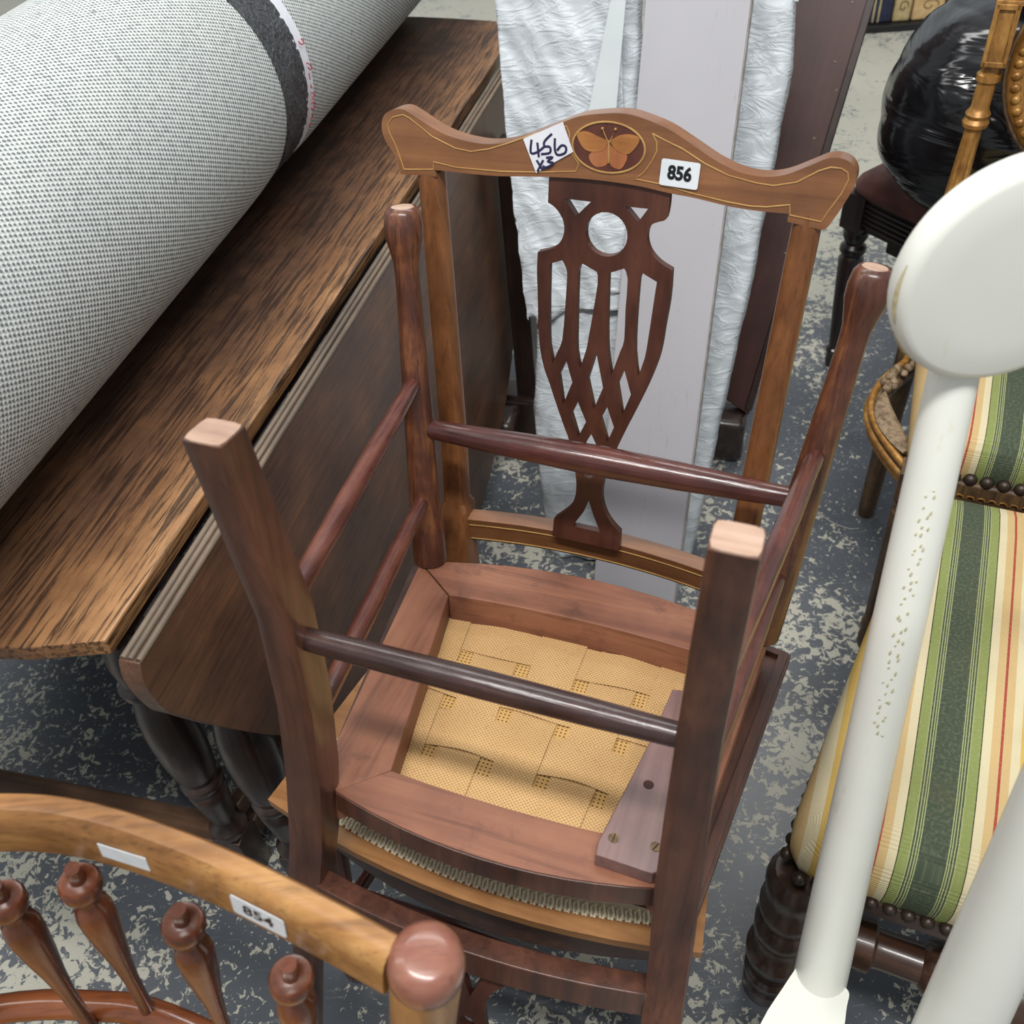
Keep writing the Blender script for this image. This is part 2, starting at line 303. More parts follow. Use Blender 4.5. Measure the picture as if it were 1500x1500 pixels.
HW = [[(-0.0693, 0.9396), (-0.0699, 0.9285), (-0.0637, 0.9296), (-0.0575, 0.9344)], [(-0.0638, 0.9376), (-0.0623, 0.9254)], [(-0.0502, 0.9459), (-0.0569, 0.9393), (-0.0569, 0.9351), (-0.0521, 0.9349), (-0.052, 0.93), (-0.0602, 0.9281)], [(-0.0474, 0.9425), (-0.0472, 0.9328), (-0.0444, 0.9288), (-0.0377, 0.9312), (-0.0371, 0.9361), (-0.0412, 0.937), (-0.0452, 0.9324)], [(-0.0644, 0.9227), (-0.0587, 0.9151)], [(-0.0581, 0.9233), (-0.0636, 0.9128)], [(-0.0554, 0.9254), (-0.0492, 0.9265), (-0.0539, 0.9224), (-0.0484, 0.9217), (-0.0546, 0.9174), (-0.0587, 0.9182)], [(-0.0601, 0.9156), (-0.0518, 0.9182)]]

def smooth_inlay(L):
    out = []
    for (a, b), (c, d) in zip(L, L[1:]): out += [(lerp(a, c, k/2), lerp(b, d, k/2)) for k in range(2)]
    return out+[L[-1]]
def seat_outline(front_hw, rear_hw, yf, bow_f, yr, bow_r, n=12):
    F = [(lerp(-front_hw, front_hw, i/n), yf-bow_f*(1-(2*i/n-1)**2)) for i in range(n+1)]
    R = [(lerp(rear_hw, -rear_hw, i/n), yr+bow_r*(1-(2*i/n-1)**2)) for i in range(n+1)]
    return F+R
def sring(c, ax, ay, sx, sy, ex, n=20):      # superellipse ring
    out = []
    for j in range(n):
        t = 2*pi*j/n+pi/n; ct, st = cos(t), sin(t)
        k = (abs(ct)**ex+abs(st)**ex)**(-1/ex)
        out.append(c+ax*(sx*ct*k)+ay*(sy*st*k))
    return out
def inlaid_chair(M, label, upturned):
    root = empty('inlaid_chair', None, label, 'chair', M=M, group='inlaid chairs stacked seat to seat')
    leg_m = M_legA if upturned else M_leg
    # front legs: turned, tapering to a club foot
    for s in (-1, 1):
        p0, p1 = V((s*.2089, -.0028, 0)), V((s*.1842, .0292, HR)); L = (p1-p0).length
        pr = [(0, .0135), (.005, .0168), (.016, .0184), (.028, .0178), (.040, .0150), (.052, .0125), (.066, .0119), (.09, .0124), (.15, .0140), (.24, .0160), (.32, .0178), (.385, .0188), (L, .0184)]
        MB().lathe(p0, p1, [(a/L, r) for a, r in pr], 24).build('front_leg', leg_m, root, smooth=60)
    # rear legs run up into the stiles as one stick
    for s in (-1, 1):
        st = [(0, .1515, DP+.0333, .0135, .0135, 16), (.08, .151, DP+.016, .0142, .0145, 16), (.17, .151, DP-.004, .0148, .0155, 16), (.27, .153, DP-.012, .0158, .0165, 16), (.36, .156, DP-.010, .0165, .0175, 16),
              (.44, .161, DP-.004, .0165, .0175, 16), (.522, .1655, DP+TR+.0075+.008, .0163, .0155, 16), (.525, .1655, DP+TR+.008+.008, .0155, .0145, 6), (.531, .1655, DP+TR+.009+.008, .0142, .0135, 3.2), (.60, .1675, DP+TR+(.60-ZR)*KR+.013, .0138, .0132, 3.0),
              (.75, .1715, DP+TR+(.75-ZR)*KR+.012, .0130, .0128, 3.0), (.90, .1762, DP+TR+(.90-ZR)*KR+.012, .0122, .012, 3.0)]
        rings = [sring(V((s*x, y, z)), V((1, 0, 0)), V((0, 1, 0)), sx, sy, e, 36) for z, x, y, sx, sy, e in st]
        MB().loft(rings).build('rear_leg', M_rearleg if upturned else M_stile, root, smooth=16)
        if upturned:
            z0 = -.0012; MB().loft([sring(V((s*.1515, DP+.0333, z)), V((1, 0, 0)), V((0, 1, 0)), .0128, .0128, 7) for z in (z0, .0005)]).build('worn_foot', M_foot, root, smooth=0)['label'] = 'pale worn end grain under the foot'
        else: pass
    for s in (-1, 1):
        if upturned: MB().lathe((s*.2089, -.0028, -.0008), (s*.2087, -.0026, .001), [(0, .0098), (1, .0118)], 20).build('worn_foot', M_foot, root)['label'] = 'pale worn end grain under the foot'
    def fl_(s, z): return V((s*.2089, -.0028, 0)).lerp(V((s*.1842, .0292, HR)), z/HR)
    def rl_(s, z): return V((s*.1515, DP+interp(z, [(0, .0333), (.08, .016), (.17, -.004), (.27, -.012), (.36, -.01)]), z))
    fat = [(0, .0098), (.1, .0112), (.3, .0142), (.5, .0158), (.7, .0142), (.9, .0112), (1, .0098)]
    MB().lathe(fl_(-1, .2229), fl_(1, .2229), fat, 18).build('front_stretcher', M_stretch, root, smooth=60)
    MB().lathe(rl_(-1, .1975), rl_(1, .1975), [(0, .0086), (.25, .0100), (.5, .0106), (.75, .0100), (1, .0086)], 18).build('rear_stretcher', M_stretchd, root, smooth=60)
    for s in (-1, 1):
        for zf, zr in ((.1692, .172), (.3039, .306)):
            MB().lathe(fl_(s, zf), rl_(s, zr), [(0, .0078), (.3, .0092), (.6, .0094), (1, .0078)], 16).build('side_stretcher', M_stretchy, root, smooth=60)
    # seat: four rails under a moulded lip
    n = 12; f3 = lambda z: (lambda p: (p[0], p[1], z))
    zb, zt = HR, HR+.024
    P = [(lerp(-.193, .193, i/n), .036-.034*(1-(2*i/n-1)**2)) for i in range(n+1)]+[(lerp(.142, -.142, i/n), .078-.008*(1-(2*i/n-1)**2)) for i in range(n+1)]
    if upturned: MB().prism([P], f3(zb), f3(HS-.013)).build('front_rail', M_railx, root, .0012)
    else: MB().prism([[(x*1.02, y-.014) for x, y in P]], f3(.352), f3(HS-.013)).build('front_rail', M_lipB, root, .0012)
    P = [(lerp(-.104, .104, i/n), .312+.004*(1-(2*i/n-1)**2)) for i in range(n+1)]+[(lerp(.141, -.141, i/n), .347+.020*(1-(2*i/n-1)**2)) for i in range(n+1)]
    MB().prism([P], f3(zb), f3(zt)).build('rear_rail', M_railx, root, .0012)
    Pf = [(lerp(-.140, .140, i/n), .3474+.020*(1-(2*i/n-1)**2)) for i in range(n+1)]
    MB().prism([Pf+[(x, y+.0012) for x, y in Pf[::-1]]], f3(zb+.0012), f3(zt)).build('rail_face', M_rearleg, root)
    for s in (-1, 1):
        P = [(s*.193, .037), (s*.1425, .079), (s*.1045, .311), (s*.140, .346), (s*.160, .346)]
        MB().prism([P], f3(zb+.0006), f3(HS-.013)).build('side_rail', M_raily, root, .0012)
    lo = seat_outline(.2205, .176, .004, .027, DP-.030, .002)
    li = seat_outline(.182, .142, .030, .025, DP-.050, .002)
    MB().prism([lo, li], f3(HS-.013), f3(HS)).build('seat_lip', M_lipB if upturned else M_lipA, root, .0025)
    lo2 = [(x*.985, y*.98+.004) for x, y in lo]; li2 = [(x*.94, (y-.18)*.94+.18) for x, y in lo]
    MB().prism([lo2, li2], f3(HS-.019), f3(HS-.012)).build('lip_moulding', M_lipB, root, .002)
    # upholstery dome inside the gimp
    def pad(u, v):
        th = 2*pi*u; k = v; q = li; m = len(q)
        t = u*m; i = int(t) % m; a, b = V(q[i]), V(q[(i+1) % m]); p = a.lerp(b, t-int(t)); c = V((0, .17))
        p = c+(p-c)*(k*.985); return (p.x, p.y, HS-.002+.010*(1-k**3))
    MB().grid(pad, 52, 7).build('seat_pad', M_pad, root, smooth=60)
    g = MB(); pts = [V((x, y, HS+.0015)) for x, y in seat_outline(.188, .149, .022, .0255, DP-.045, .002, 40)]
    dense = []; 
    for i in range(len(pts)):
        a, b = pts[i], pts[(i+1) % len(pts)]; dense.append((a, b))
    acc = 0
    for a, b in dense:
        d = b-a; L = d.length; 
        if L < 1e-5: continue
        t = d/L; nrm = V((t.y, -t.x, 0))
        while acc < L:
            c = a+t*acc
            g.tube([c+nrm*.0062+t*.0012, c+nrm*.0020+t*.0030+V((0, 0, .0018)), c-nrm*.005+t*.0014+V((0, 0, .0026)), c-nrm*.0020-t*.0020+V((0, 0, .002)), c+nrm*.0062-t*.0008], .0017, 6)
            acc += .0078
        acc -= L
    gl = seat_outline(.190, .151, .018, .0255, DP-.043, .002, 20); gk = seat_outline(.182, .143, .031, .0255, DP-.053, .002, 20)
    g.prism([gl, gk], f3(HS), f3(HS+.0022))
    g.build('gimp_braid', M_gimp, root, smooth=60)
    # webbing seen from below
    zh = HS-.0155
    P = [(-.147, .07), (.147, .07), (.108, .318), (-.108, .318)]
    MB().prism([P], f3(zh-.0012), f3(zh)).build('hessian_base', M_hess, root, smooth=0)
    cols = [(-.134, .030), (-.0785, .050), (-.0125, .050), (.0535, .050), (.1165, .046)]
    rows = [(.094, .046), (.158, .046), (.222, .046), (.286, .046)]
    def wv(i, j): return .0016 if (i+j) % 2 else -.0016
    for i, (cx, wd) in enumerate(cols):
        def fc(u, v, cx=cx, wd=wd, i=i):
            y = lerp(.07, .318, v); q = 1-(y-.07)*.95*.9; x = (cx+(u-.5)*wd)*q
            z = sum(wv(i, j)*math.exp(-((y-r)/.026)**2) for j, (r, _) in enumerate(rows))
            lim = lerp(.147, .108, v); x = max(-lim, min(lim, x))
            return (x, y, zh-.0032+z)
        MB().grid(fc, 3, 30).build('webbing_strip', M_web, root, smooth=60)
    for j, (ry, wd) in enumerate(rows):
        def fr(u, v, ry=ry, wd=wd, j=j):
            y = ry+(v-.5)*wd; lim = lerp(.147, .108, (y-.07)/.248); x = lerp(-lim, lim, u); q = 1-(y-.07)*.86
            z = sum(-wv(i, j)*math.exp(-((x/q-c)/.028)**2) for i, (c, _) in enumerate(cols))
            return (x, y+.0016*sin(x*60+j), zh-.0032+z)
        MB().grid(fr, 36, 3).build('webbing_strip', M_web, root, smooth=60)
    # bracing plate screwed over one corner
    P = [(.1135, .1487), (.1057, .2205), (.0877, .3333), (.0888, .3441), (.1355, .346), (.150, .335), (.166, .21), (.172, .135)]
    bl = MB().prism([P], f3(HR-.0145), f3(HR-.0002)).build('corner_plate', M_block, root, .001)
    for x, y, mt in ((.1149, .2641, M_hole), (.0991, .3247, M_brass), (.133, .3216, M_brass)):
        MB().lathe((x, y, HR-.0149), (x, y, HR-.013), [(0, .0046), (1, .0046)], 14).build('screw', mt, bl)
        if mt is M_brass: MB().box((x, y, HR-.0150), (.0078, .0011, .0006), Matrix.Rotation(.8+x*9, 3, 'Z')).build('screw_slot', M_hole, bl, smooth=0)
    # lower back rail, bowed, with an inlaid line
    def rail(u, off, z): 
        x = lerp(-.150, .150, u); return V((x, DP+TR+.003+.014*(1-(2*u-1)**2)+off, z))
    rings = [[rail(i/16, a, z) for a, z in ((0, .478), (.019, .478), (.019, .5125), (0, .5125))] for i in range(17)]
    lr = MB().loft(rings).build('lower_back_rail', M_crest if not upturned else M_rearleg, root, .001, smooth=25)
    for z in (.4815, .504):
        MB().tube([rail(i/16*.98+.01, -.0002, z) for i in range(17)], .0008, 6).build('inlay_line', M_box, lr)
    # pierced splat
    sl = smooth_loop(SPLAT, (0, 1, 7, 8, 22, 23, 24, 25, 39, 45, 47, 48), 3)
    hl = [HOLES[0]]+[h for h in HOLES[1:3]]+[smooth_loop(h, cs, 2) for h, cs in zip(HOLES[3:7], ((0, 1, 7), (0, 1, 6), (0, 1, 6), (0, 1, 6)))]+HOLES[7:]
    MB().prism([sl]+hl, lambda p: bp_(p[0], p[1], .003), lambda p: bp_(p[0], p[1], .0115)).build('splat', M_splat, root, smooth=0)
    # yoke-shaped crest rail
    cl = smooth_loop(CREST, (0, 34, 35, 36, 46, 47), 4)
    cr = MB().prism([cl], lambda p: bp_(*p, 0), lambda p: bp_(*p, .021)).build('crest_rail', M_crest, root, .0018, smooth=35)
    for L in (LINE1, LINE2, LINE3):
        MB().tube([bp_(x, z, -.0001) for x, z in smooth_inlay(L)], .0006, 6, nrm=NB).build('inlay_line', M_box, cr)
    E = [(.0012+.0326*cos(i*pi/20), .9384+.0208*sin(i*pi/20)) for i in range(40)]
    ov = MB().prism([E], lambda p: bp_(*p, -.0002), lambda p: bp_(*p, .001)).build('inlay_oval', M_oval, cr, smooth=20)
    MB().tube([bp_(x, z, -.0003) for x, z in E], .0009, 6, closed=True, nrm=NB).build('oval_line', M_box, cr)
    for k_, (wg, mt) in enumerate(((WLL, M_wing2), (WLR, M_wing2), (WUL, M_wing), (WUR, M_wing))):
        q = smooth_loop(wg, (0,), 3)
        MB().prism([q], lambda p: bp_(*p, -.0005-.00015*k_), lambda p: bp_(*p, 0)).build('butterfly_wing', mt, cr, smooth=20)
    an = MB()
    for tip in ((-.0046, .9536), (.0070, .9539)):
        an.tube([bp_(.0016, .9420, -.0008), bp_((.0016+tip[0])/2+(tip[0]-.0016)*.08, .9485, -.0008), bp_(*tip, -.0008)], .0005, 6); an.ball(bp_(*tip, -.0008), .0013)
    an.tube([bp_(.0016, .9445, -.001), bp_(.0020, .934, -.001), bp_(.0024, .926, -.001)], [.0008, .0012, .0006], 6)
    an.build('butterfly_body', M_box, cr)
    if not upturned:
        tk = [(-0.0774, 0.9395), (-0.0405, 0.9564), (-0.0304, 0.9325), (-.046, .9232), (-0.0649, 0.9114)]
        t = MB().prism([tk], lambda p: bp_(*p, -.0013), lambda p: bp_(*p, -.0009)).build('paper_ticket', M_paper, root, smooth=0)
        t['label'] = 'torn white ticket with 456 x3 in blue pen'
        h = MB()
        for st in HW: h.tube(smooth_path([bp_(x, z, -.0015) for x, z in st], 4), .0011, 6, flat=.25, nrm=NB)
        h.build('handwriting', M_ink, t)
        ux = (bp_(.0828, .9329)-bp_(.0491, .9343)).normalized(); uy = NB.cross(ux).normalized()*-1
        if uy.z < 0: uy = -uy
        c = bp_(.0657, .9228, -.0013); nz = ux.cross(uy)
        LM = Matrix(((ux.x, uy.x, nz.x, c.x), (ux.y, uy.y, nz.y, c.y), (ux.z, uy.z, nz.z, c.z), (0, 0, 0, 1)))
        lb = MB().prism([rrect(.0336, .0222, .002)], lambda p: LM @ V((*p, 0)), lambda p: LM @ V((*p, .0004))).build('lot_sticker', M_card, root, smooth=0)
        lb['label'] = 'white rounded sticker printed 856'
        text_mesh('856', .0158, M_black, 'lot_number', LM @ Matrix.Translation((0, .0000, .0006)), lb, .00065, .88)
    return root
M_foot = wood('worn_end_grain', (136, 106, 92), (178, 148, 128), (200, 174, 156), 'x', 1, .7, 0, wear=.2)
def chairA():
    a = radians(-25.6236); return Matrix.Translation((-.0779, .3934, 0)) @ Matrix.Rotation(a, 4, 'Z')
def chairB():
    # turned over front to back, lying seat to seat on the other and tilted so that its crest reaches the floor
    a, tx, ty = radians(-22.7839), radians(-9.5767), radians(2.0179)
    flip = Matrix(((1, 0, 0, 0), (0, -1, 0, .18), (0, 0, -1, HS), (0, 0, 0, 1)))
    return Matrix.Translation((.0102, .5135, .9207-HS)) @ Matrix.Rotation(a, 4, 'Z') @ Matrix.Rotation(ty, 4, 'Y') @ Matrix.Rotation(tx, 4, 'X') @ flip
inlaid_chair(chairA(), 'upright inlaid mahogany chair with butterfly crest, stickers 456 and 856, pierced splat', False)
inlaid_chair(chairB(), 'upturned mahogany chair, feet in the air, hessian webbing showing, resting seat to seat on another', True)

# ------------------------------------------------------------------ gateleg table and the carpet roll on it
T0 = V((-.340, .499, 0)); TA = atan2(.309, .951)                     # table frame: y along the table, x towards the chairs
TM = Matrix.Translation(T0) @ Matrix.Rotation(-TA, 4, 'Z')
def mat_oak(name, top):
    k = Nodes(name); g = k.noise(k.vec((190, 9, 190)), 1, 5, .7, .5); f = k.noise(k.vec((420, 16, 420)), 1, 3, .6)
    b = k.noise(k.vec((1, .7, 1)), 9, 5, .65); b2 = k.noise(k.vec((1, 1, 1), loc=(3, 1, 0)), 24, 4, .6)
    if top:
        s = k.n('ShaderNodeSeparateXYZ'); k.l(k.tc.outputs['Object'], s.inputs[0])
        edge = k.step(s.outputs[0], -.17, .0); near = k.step(s.outputs[1], .55, -.03)   # polished pale by wear along the edge and at the end
        wv = k.math('ADD', k.math('MULTIPLY', k.math('POWER', edge, 2.2), .34), k.math('MULTIPLY', near, .17))
        v = k.math('ADD', k.math('ADD', k.math('MULTIPLY', b, .36), k.math('MULTIPLY', b2, .36)), wv)
        col = k.ramp(v, [(.28, lin((52, 37, 30))), (.46, lin((90, 63, 46))), (.64, lin((120, 84, 55))), (.92, lin((172, 128, 86)))])
        col = k.mix(k.math('MULTIPLY', k.step(g, .46, .60), .85), col, lin((40, 27, 21)))
        sm = k.step(b2, .66, .74); col = k.mix(k.math('MULTIPLY', sm, .6), col, lin((40, 28, 24)))
        r = .36
    else:
        v = k.math('ADD', k.math('MULTIPLY', b, .6), k.math('MULTIPLY', g, .4))
        col = k.ramp(v, [(.34, lin((64, 46, 38))), (.54, lin((106, 76, 58))), (.74, lin((150, 104, 68)))])
        col = k.mix(k.math('MULTIPLY', k.step(f, .55, .7), .4), col, lin((40, 28, 22))); r = .38
    k.bump(f, .25, .0012)
    return k.done(col, r, .5)
M_oaktop = mat_oak('worn_oak_top', True); M_leaf = mat_oak('dark_oak_leaf', False)
M_oakdark = wood('black_oak', (28, 20, 18), (46, 33, 29), (80, 56, 46), 'z', .9, .34, .35)
M_oakdarky = wood('black_oak_rail', (46, 34, 27), (84, 62, 47), (122, 92, 68), 'x', .9, .45, .1)
M_edge = wood('grey_worn_moulding', (66, 57, 50), (108, 94, 80), (150, 130, 108), 'y', 1, .5, 0)
tb = empty('gateleg_table', None, 'dark oak gateleg table with dropped oval leaf, under the rolled carpet', 'table', M=TM)
LEN = 1.46; WID = .70
end = [(-WID*i/10, -.0-.26*.16*(1-(2*i/10-1)**2)-.012*0) for i in range(11)]
top = [(x, y) for x, y in end]+[(x, LEN-y) for x, y in end[::-1]]
top[0] = (-.006, .004); 
MB().prism([top], lambda p: (p[0], p[1], .7), lambda p: (p[0], p[1], .682)).build('table_top', M_oaktop, tb, .006, seg=3)
MB().prism([[(x*.97-.006, (y-LEN/2)*.985+LEN/2) for x, y in top]], lambda p: (p[0], p[1], .684), lambda p: (p[0], p[1], .668)).build('top_moulding', M_oakdark, tb, .004)
LEAF = [(-.006, .690), (-.012, .668), (-.006, .622), (.008, .590), (.046, .512), (.110, .398), (.2, .275), (.32, .155), (.47, .078), (.62, .045), (.75, .040), (.88, .060), (1.048, .129), (1.175, .248), (1.245, .38), (1.285, .52), (1.30, .66), (1.298, .690)]
ll = smooth_loop(LEAF, (0, 17), 4)
MB().prism([ll], lambda p: (.028, p[0], p[1]), lambda p: (.008, p[0], p[1])).build('drop_leaf', M_leaf, tb, .003)
em = MB()
for zz, xx in ((.6905, .0262), (.6905, .0182), (.6905, .0115)): em.tube([(xx, -.004, zz), (xx, .4, zz), (xx, .9, zz), (xx, 1.296, zz)], .0032, 8)
em.build('leaf_moulding', M_edge, tb, smooth=60)
for x0 in (-.10, -.60): MB().box((x0, LEN/2, .622), (.022, LEN-.28, .09)).build('apron', M_oakdark, tb, .002)
for y0 in (.112, LEN-.112): MB().box((-.35, y0, .622), (.47, .022, .09)).build('end_apron', M_oakdark, tb, .002)
MB().prism([[(.02+(y-.02)*.96, z) for y, z in ll]], lambda p: (-.725, p[0], p[1]), lambda p: (-.705, p[0], p[1])).build('drop_leaf', M_leaf, tb, .003)
def turned_leg(x, y, lo=.0):
    m = MB(); h = .042
    m.box((x, y, .055+lo/2), (h, h, .11-lo)); m.box((x, y, .62), (h, h, .10))
    pr = [(.11, .014), (.115, .024), (.13, .026), (.142, .017), (.152, .0165), (.165, .019), (.21, .024), (.225, .0255), (.232, .021), (.24, .027), (.25, .027), (.256, .021), (.275, .027), (.32, .0305), (.36, .031), (.40, .028), (.43, .022), (.445, .019), (.45, .0265), (.462, .0275), (.47, .021), (.50, .0235), (.55, .019), (.56, .026), (.57, .014)]
    m.lathe((x, y, 0), (x, y, 1), pr, 20)
    return m.build('turned_leg', M_oakdark, tb, .0015, smooth=45)
for x, y in ((-.128, .112), (-.600, .112), (-.128, LEN-.11), (-.600, LEN-.11)): turned_leg(x, y)
sm_ = MB().box((-.365, .112, .078), (.44, .044, .050)); sm_.build('end_stretcher', M_oakdarky, tb, .004)
MB().box((-.365, LEN-.11, .072), (.44, .040, .044)).build('end_stretcher', M_oakdarky, tb, .004)
MB().box((-.128, .36, .072), (.036, .45, .04)).build('side_stretcher', M_oakdarky, tb, .003)
MB().box((-.078, .355, .135), (.02, .46, .03), Matrix.Rotation(-.2, 3, 'Z')).build('gate_stretcher', M_oakdarky, tb, .003)
turned_leg(-.026, .106); turned_leg(-.128, .60)

def mat_carpet():
    k = Nodes('grey_fleck_carpet_backing'); p = .0066
    P = k.vec((2*pi/p, 2*pi/p, 1), 'UV', rot=(0, 0, radians(18))); s = k.n('ShaderNodeSeparateXYZ'); k.l(P, s.inputs[0])
    c = k.math('MULTIPLY', k.math('SINE', s.outputs[0]), k.math('SINE', s.outputs[1]))
    Q = k.vec((1, 1, 1), 'UV'); n1 = k.noise(Q, 130, 3, .6); n2 = k.noise(Q, 12, 4, .6); n3 = k.noise(Q, 60, 3)
    th = k.math('ADD', c, k.math('MULTIPLY', k.math('SUBTRACT', n1, .5), 1.6))
    d = k.step(th, .0, .5)
    base = k.mix(n2, lin((186, 191, 190)), lin((208, 211, 207)))
    col = k.mix(k.math('MULTIPLY', d, .85), base, lin((84, 88, 92)))
    col = k.mix(k.math('MULTIPLY', k.step(n3, .66, .74), .7), col, lin((110, 110, 110)))
    k.bump(c, .4, .001)
    return k.done(col, .95, .1)
M_carpet = mat_carpet()
def mat_tape():
    k = Nodes('grey_duct_tape'); a = k.noise(k.vec((1, 1, 1), 'UV'), 120, 4, .6, 1.2); b = k.noise(k.vec((1, 1, 1), 'UV'), 26, 3)
    k.bump(k.math('ADD', a, k.math('MULTIPLY', k.noise(k.vec((1, 3, 1), 'UV'), 40, 3, .5, 1.5), 1.5)), 1., .006)
    return k.done(k.mix(b, lin((50, 52, 56)), lin((80, 82, 86))), k.math('ADD', .16, k.math('MULTIPLY', b, .3)), .5)
M_tape = mat_tape()
CR, CX, CANG = .158, -.455, .287
cy_o = V((CX, 1.0, .70+CR+.0005)); cd = V((sin(CANG), cos(CANG), 0)); cn = V((cos(CANG), -sin(CANG), 0))
cyM = Matrix(((cn.x, cd.x, 0, cy_o.x), (cn.y, cd.y, 0, cy_o.y), (cn.z, cd.z, 1, cy_o.z), (0, 0, 0, 1)))   # x across, y along the roll
carpet = empty('carpet_roll', None, 'large roll of grey flecked carpet bound with dark tape, lying on the oak table', 'carpet', M=cyM)
def roll_sheet(name, mat, R0, s0, s1, a0, a1, nu, nv, rf=None, thick=0):
    vs = []; uv = []
    for j in range(nv+1):
        for i in range(nu+1):
            a = lerp(a0, a1, i/nu); s = lerp(s0, s1, j/nv); R_ = R0+(rf(a, s) if rf else 0)
            vs.append((R_*cos(a), s, R_*sin(a))); uv.append((a*R0, s))
    fs = [(j*(nu+1)+i, j*(nu+1)+i+1, (j+1)*(nu+1)+i+1, (j+1)*(nu+1)+i) for j in range(nv) for i in range(nu)]
    me = bpy.data.meshes.new(name); me.from_pydata(vs, [], fs); L = me.uv_layers.new(name='UVMap')
    for lp in me.loops: L.data[lp.index].uv = uv[lp.vertex_index]
    bm = bmesh.new(); bm.from_mesh(me); bmesh.ops.recalc_face_normals(bm, faces=bm.faces); bm.to_mesh(me); bm.free()
    me.materials.append(mat); me.shade_smooth()
    o = bpy.data.objects.new(name, me); C.objects.link(o); o.parent = carpet
    if thick: md = o.modifiers.new('thick', 'SOLIDIFY'); md.thickness = thick; md.offset = -1
    return o
pinch = lambda a, s: -.004*math.exp(-((s-.3125)/.06)**2)
# spiral: outer turns and two inner turns so that the end reads as a roll
roll_sheet('rolled_carpet', M_carpet, CR, -.62, 1.45, -pi*1.5, pi*.5, 96, 60, pinch)
sp_ = MB(); spv = []
for i in range(241):
    a = -pi*1.5+i/240*pi*2*5; R_ = CR-.001-.022*(i/240*5); spv.append((R_, a))
for y in (-.62, 1.45):
    m = MB(); vs = []
    for R_, a in spv: vs += [(R_*cos(a), y, R_*sin(a)), (max(R_-.016, .004)*cos(a), y, max(R_-.016, .004)*sin(a))]
    m.add(vs, [(2*i, 2*i+1, 2*i+3, 2*i+2) for i in range(240)]); m.build('spiral_end', M_carpet, carpet, smooth=0)
roll_sheet('duct_tape', M_tape, CR+.0012, .276, .349, -pi*1.5, pi*.5, 200, 20, lambda a, s: pinch(a, s)+.0006*sin(a*40+s*260)*sin(s*140+a*13)+.0005*sin(a*95+s*90))
pp = roll_sheet('paper_band', M_paper, CR+.0008, .345, .368, -.75, pi*.8, 60, 3, pinch)
red = MB()
def on_roll(a, s, R_=CR+.0022): return V((R_*cos(a), s, R_*sin(a)))
RX = [[(.50, .351), (.475, .353), (.46, .359), (.47, .363), (.50, .360)], [(.33, .352), (.30, .360), (.27, .364), (.26, .359), (.29, .354)], [(.25, .352), (.20, .352)], [(.16, .353), (.14, .352), (.12, .357)],
      [(.09, .353), (.07, .360), (.04, .364), (.05, .358), (.03, .354)], [(.00, .353), (-.01, .362), (-.05, .366), (-.07, .358), (-.04, .353)], [(-.10, .355), (-.12, .361), (-.15, .358), (-.13, .353)], [(-.19, .354), (-.22, .358), (-.20, .362)]]
for st in RX: red.tube(smooth_path([on_roll(a, s) for a, s in [(a-.27, s) for a, s in st]], 4), .0008, 5)
red.build('red_writing', M_red, pp)

# ------------------------------------------------------------------ leaning wrapped packs, plank, dark board, trestle
RV = V((.89, -.455, 0)).normalized(); BV = V((.455, .89, 0)).normalized()
def mat_foam():
    k = Nodes('white_foam_wrap'); a = k.noise(k.vec((1, 1, 1)), 14, 4, .6, .8); n2 = k.noise(k.vec((14, 8, 34)), 1, 3, .55, 1.2); b = k.math('POWER', k.math('SUBTRACT', 1., k.math('ABSOLUTE', k.math('SUBTRACT', k.math('MULTIPLY', n2, 2.), 1.))), 5.); f = k.noise(k.vec(), 110, 2)
    k.bump(k.math('ADD', k.math('ADD', k.math('MULTIPLY', a, .5), k.math('MULTIPLY', b, .45)), k.math('MULTIPLY', f, .10)), .5, .006)
    return k.done(k.mix(a, lin((190, 197, 203)), lin((207, 213, 217))), .42, .5)
M_foam = mat_foam()
def mat_plank():
    k = Nodes('pinkish_white_painted_plank'); a = k.noise(k.vec((1, 1, 1)), 5, 4); s = k.noise(k.vec((90, 90, 5)), 3, 3, .6); q = k.noise(k.vec((1, 1, 1)), 7, 2); d = k.noise(k.vec(), 130, 2)
    m = k.math('MULTIPLY', k.step(s, .60, .68), k.step(q, .50, .62))
    col = k.mix(a, lin((174, 173, 178)), lin((190, 188, 193))); col = k.mix(k.math('MULTIPLY', m, .55), col, lin((150, 128, 136)))
    col = k.mix(k.math('MULTIPLY', k.step(d, .74, .78), .7), col, lin((110, 90, 84)))
    return k.done(col, .55, .4)
M_plank = mat_plank()
def lean_frame(o, axis):
    z = V(axis).normalized(); x = (RV-z*RV.dot(z)).normalized(); y = z.cross(x)
    return Matrix(((x.x, y.x, z.x, o[0]), (x.y, y.y, z.y, o[1]), (x.z, y.z, z.z, o[2]), (0, 0, 0, 1)))
def wob(a, b, c, s): return sin(a*7.1+s)*sin(b*5.3+s*2)+.6*sin(a*17+b*11+s*3)+.4*sin(b*29-a*13+c*9+s)
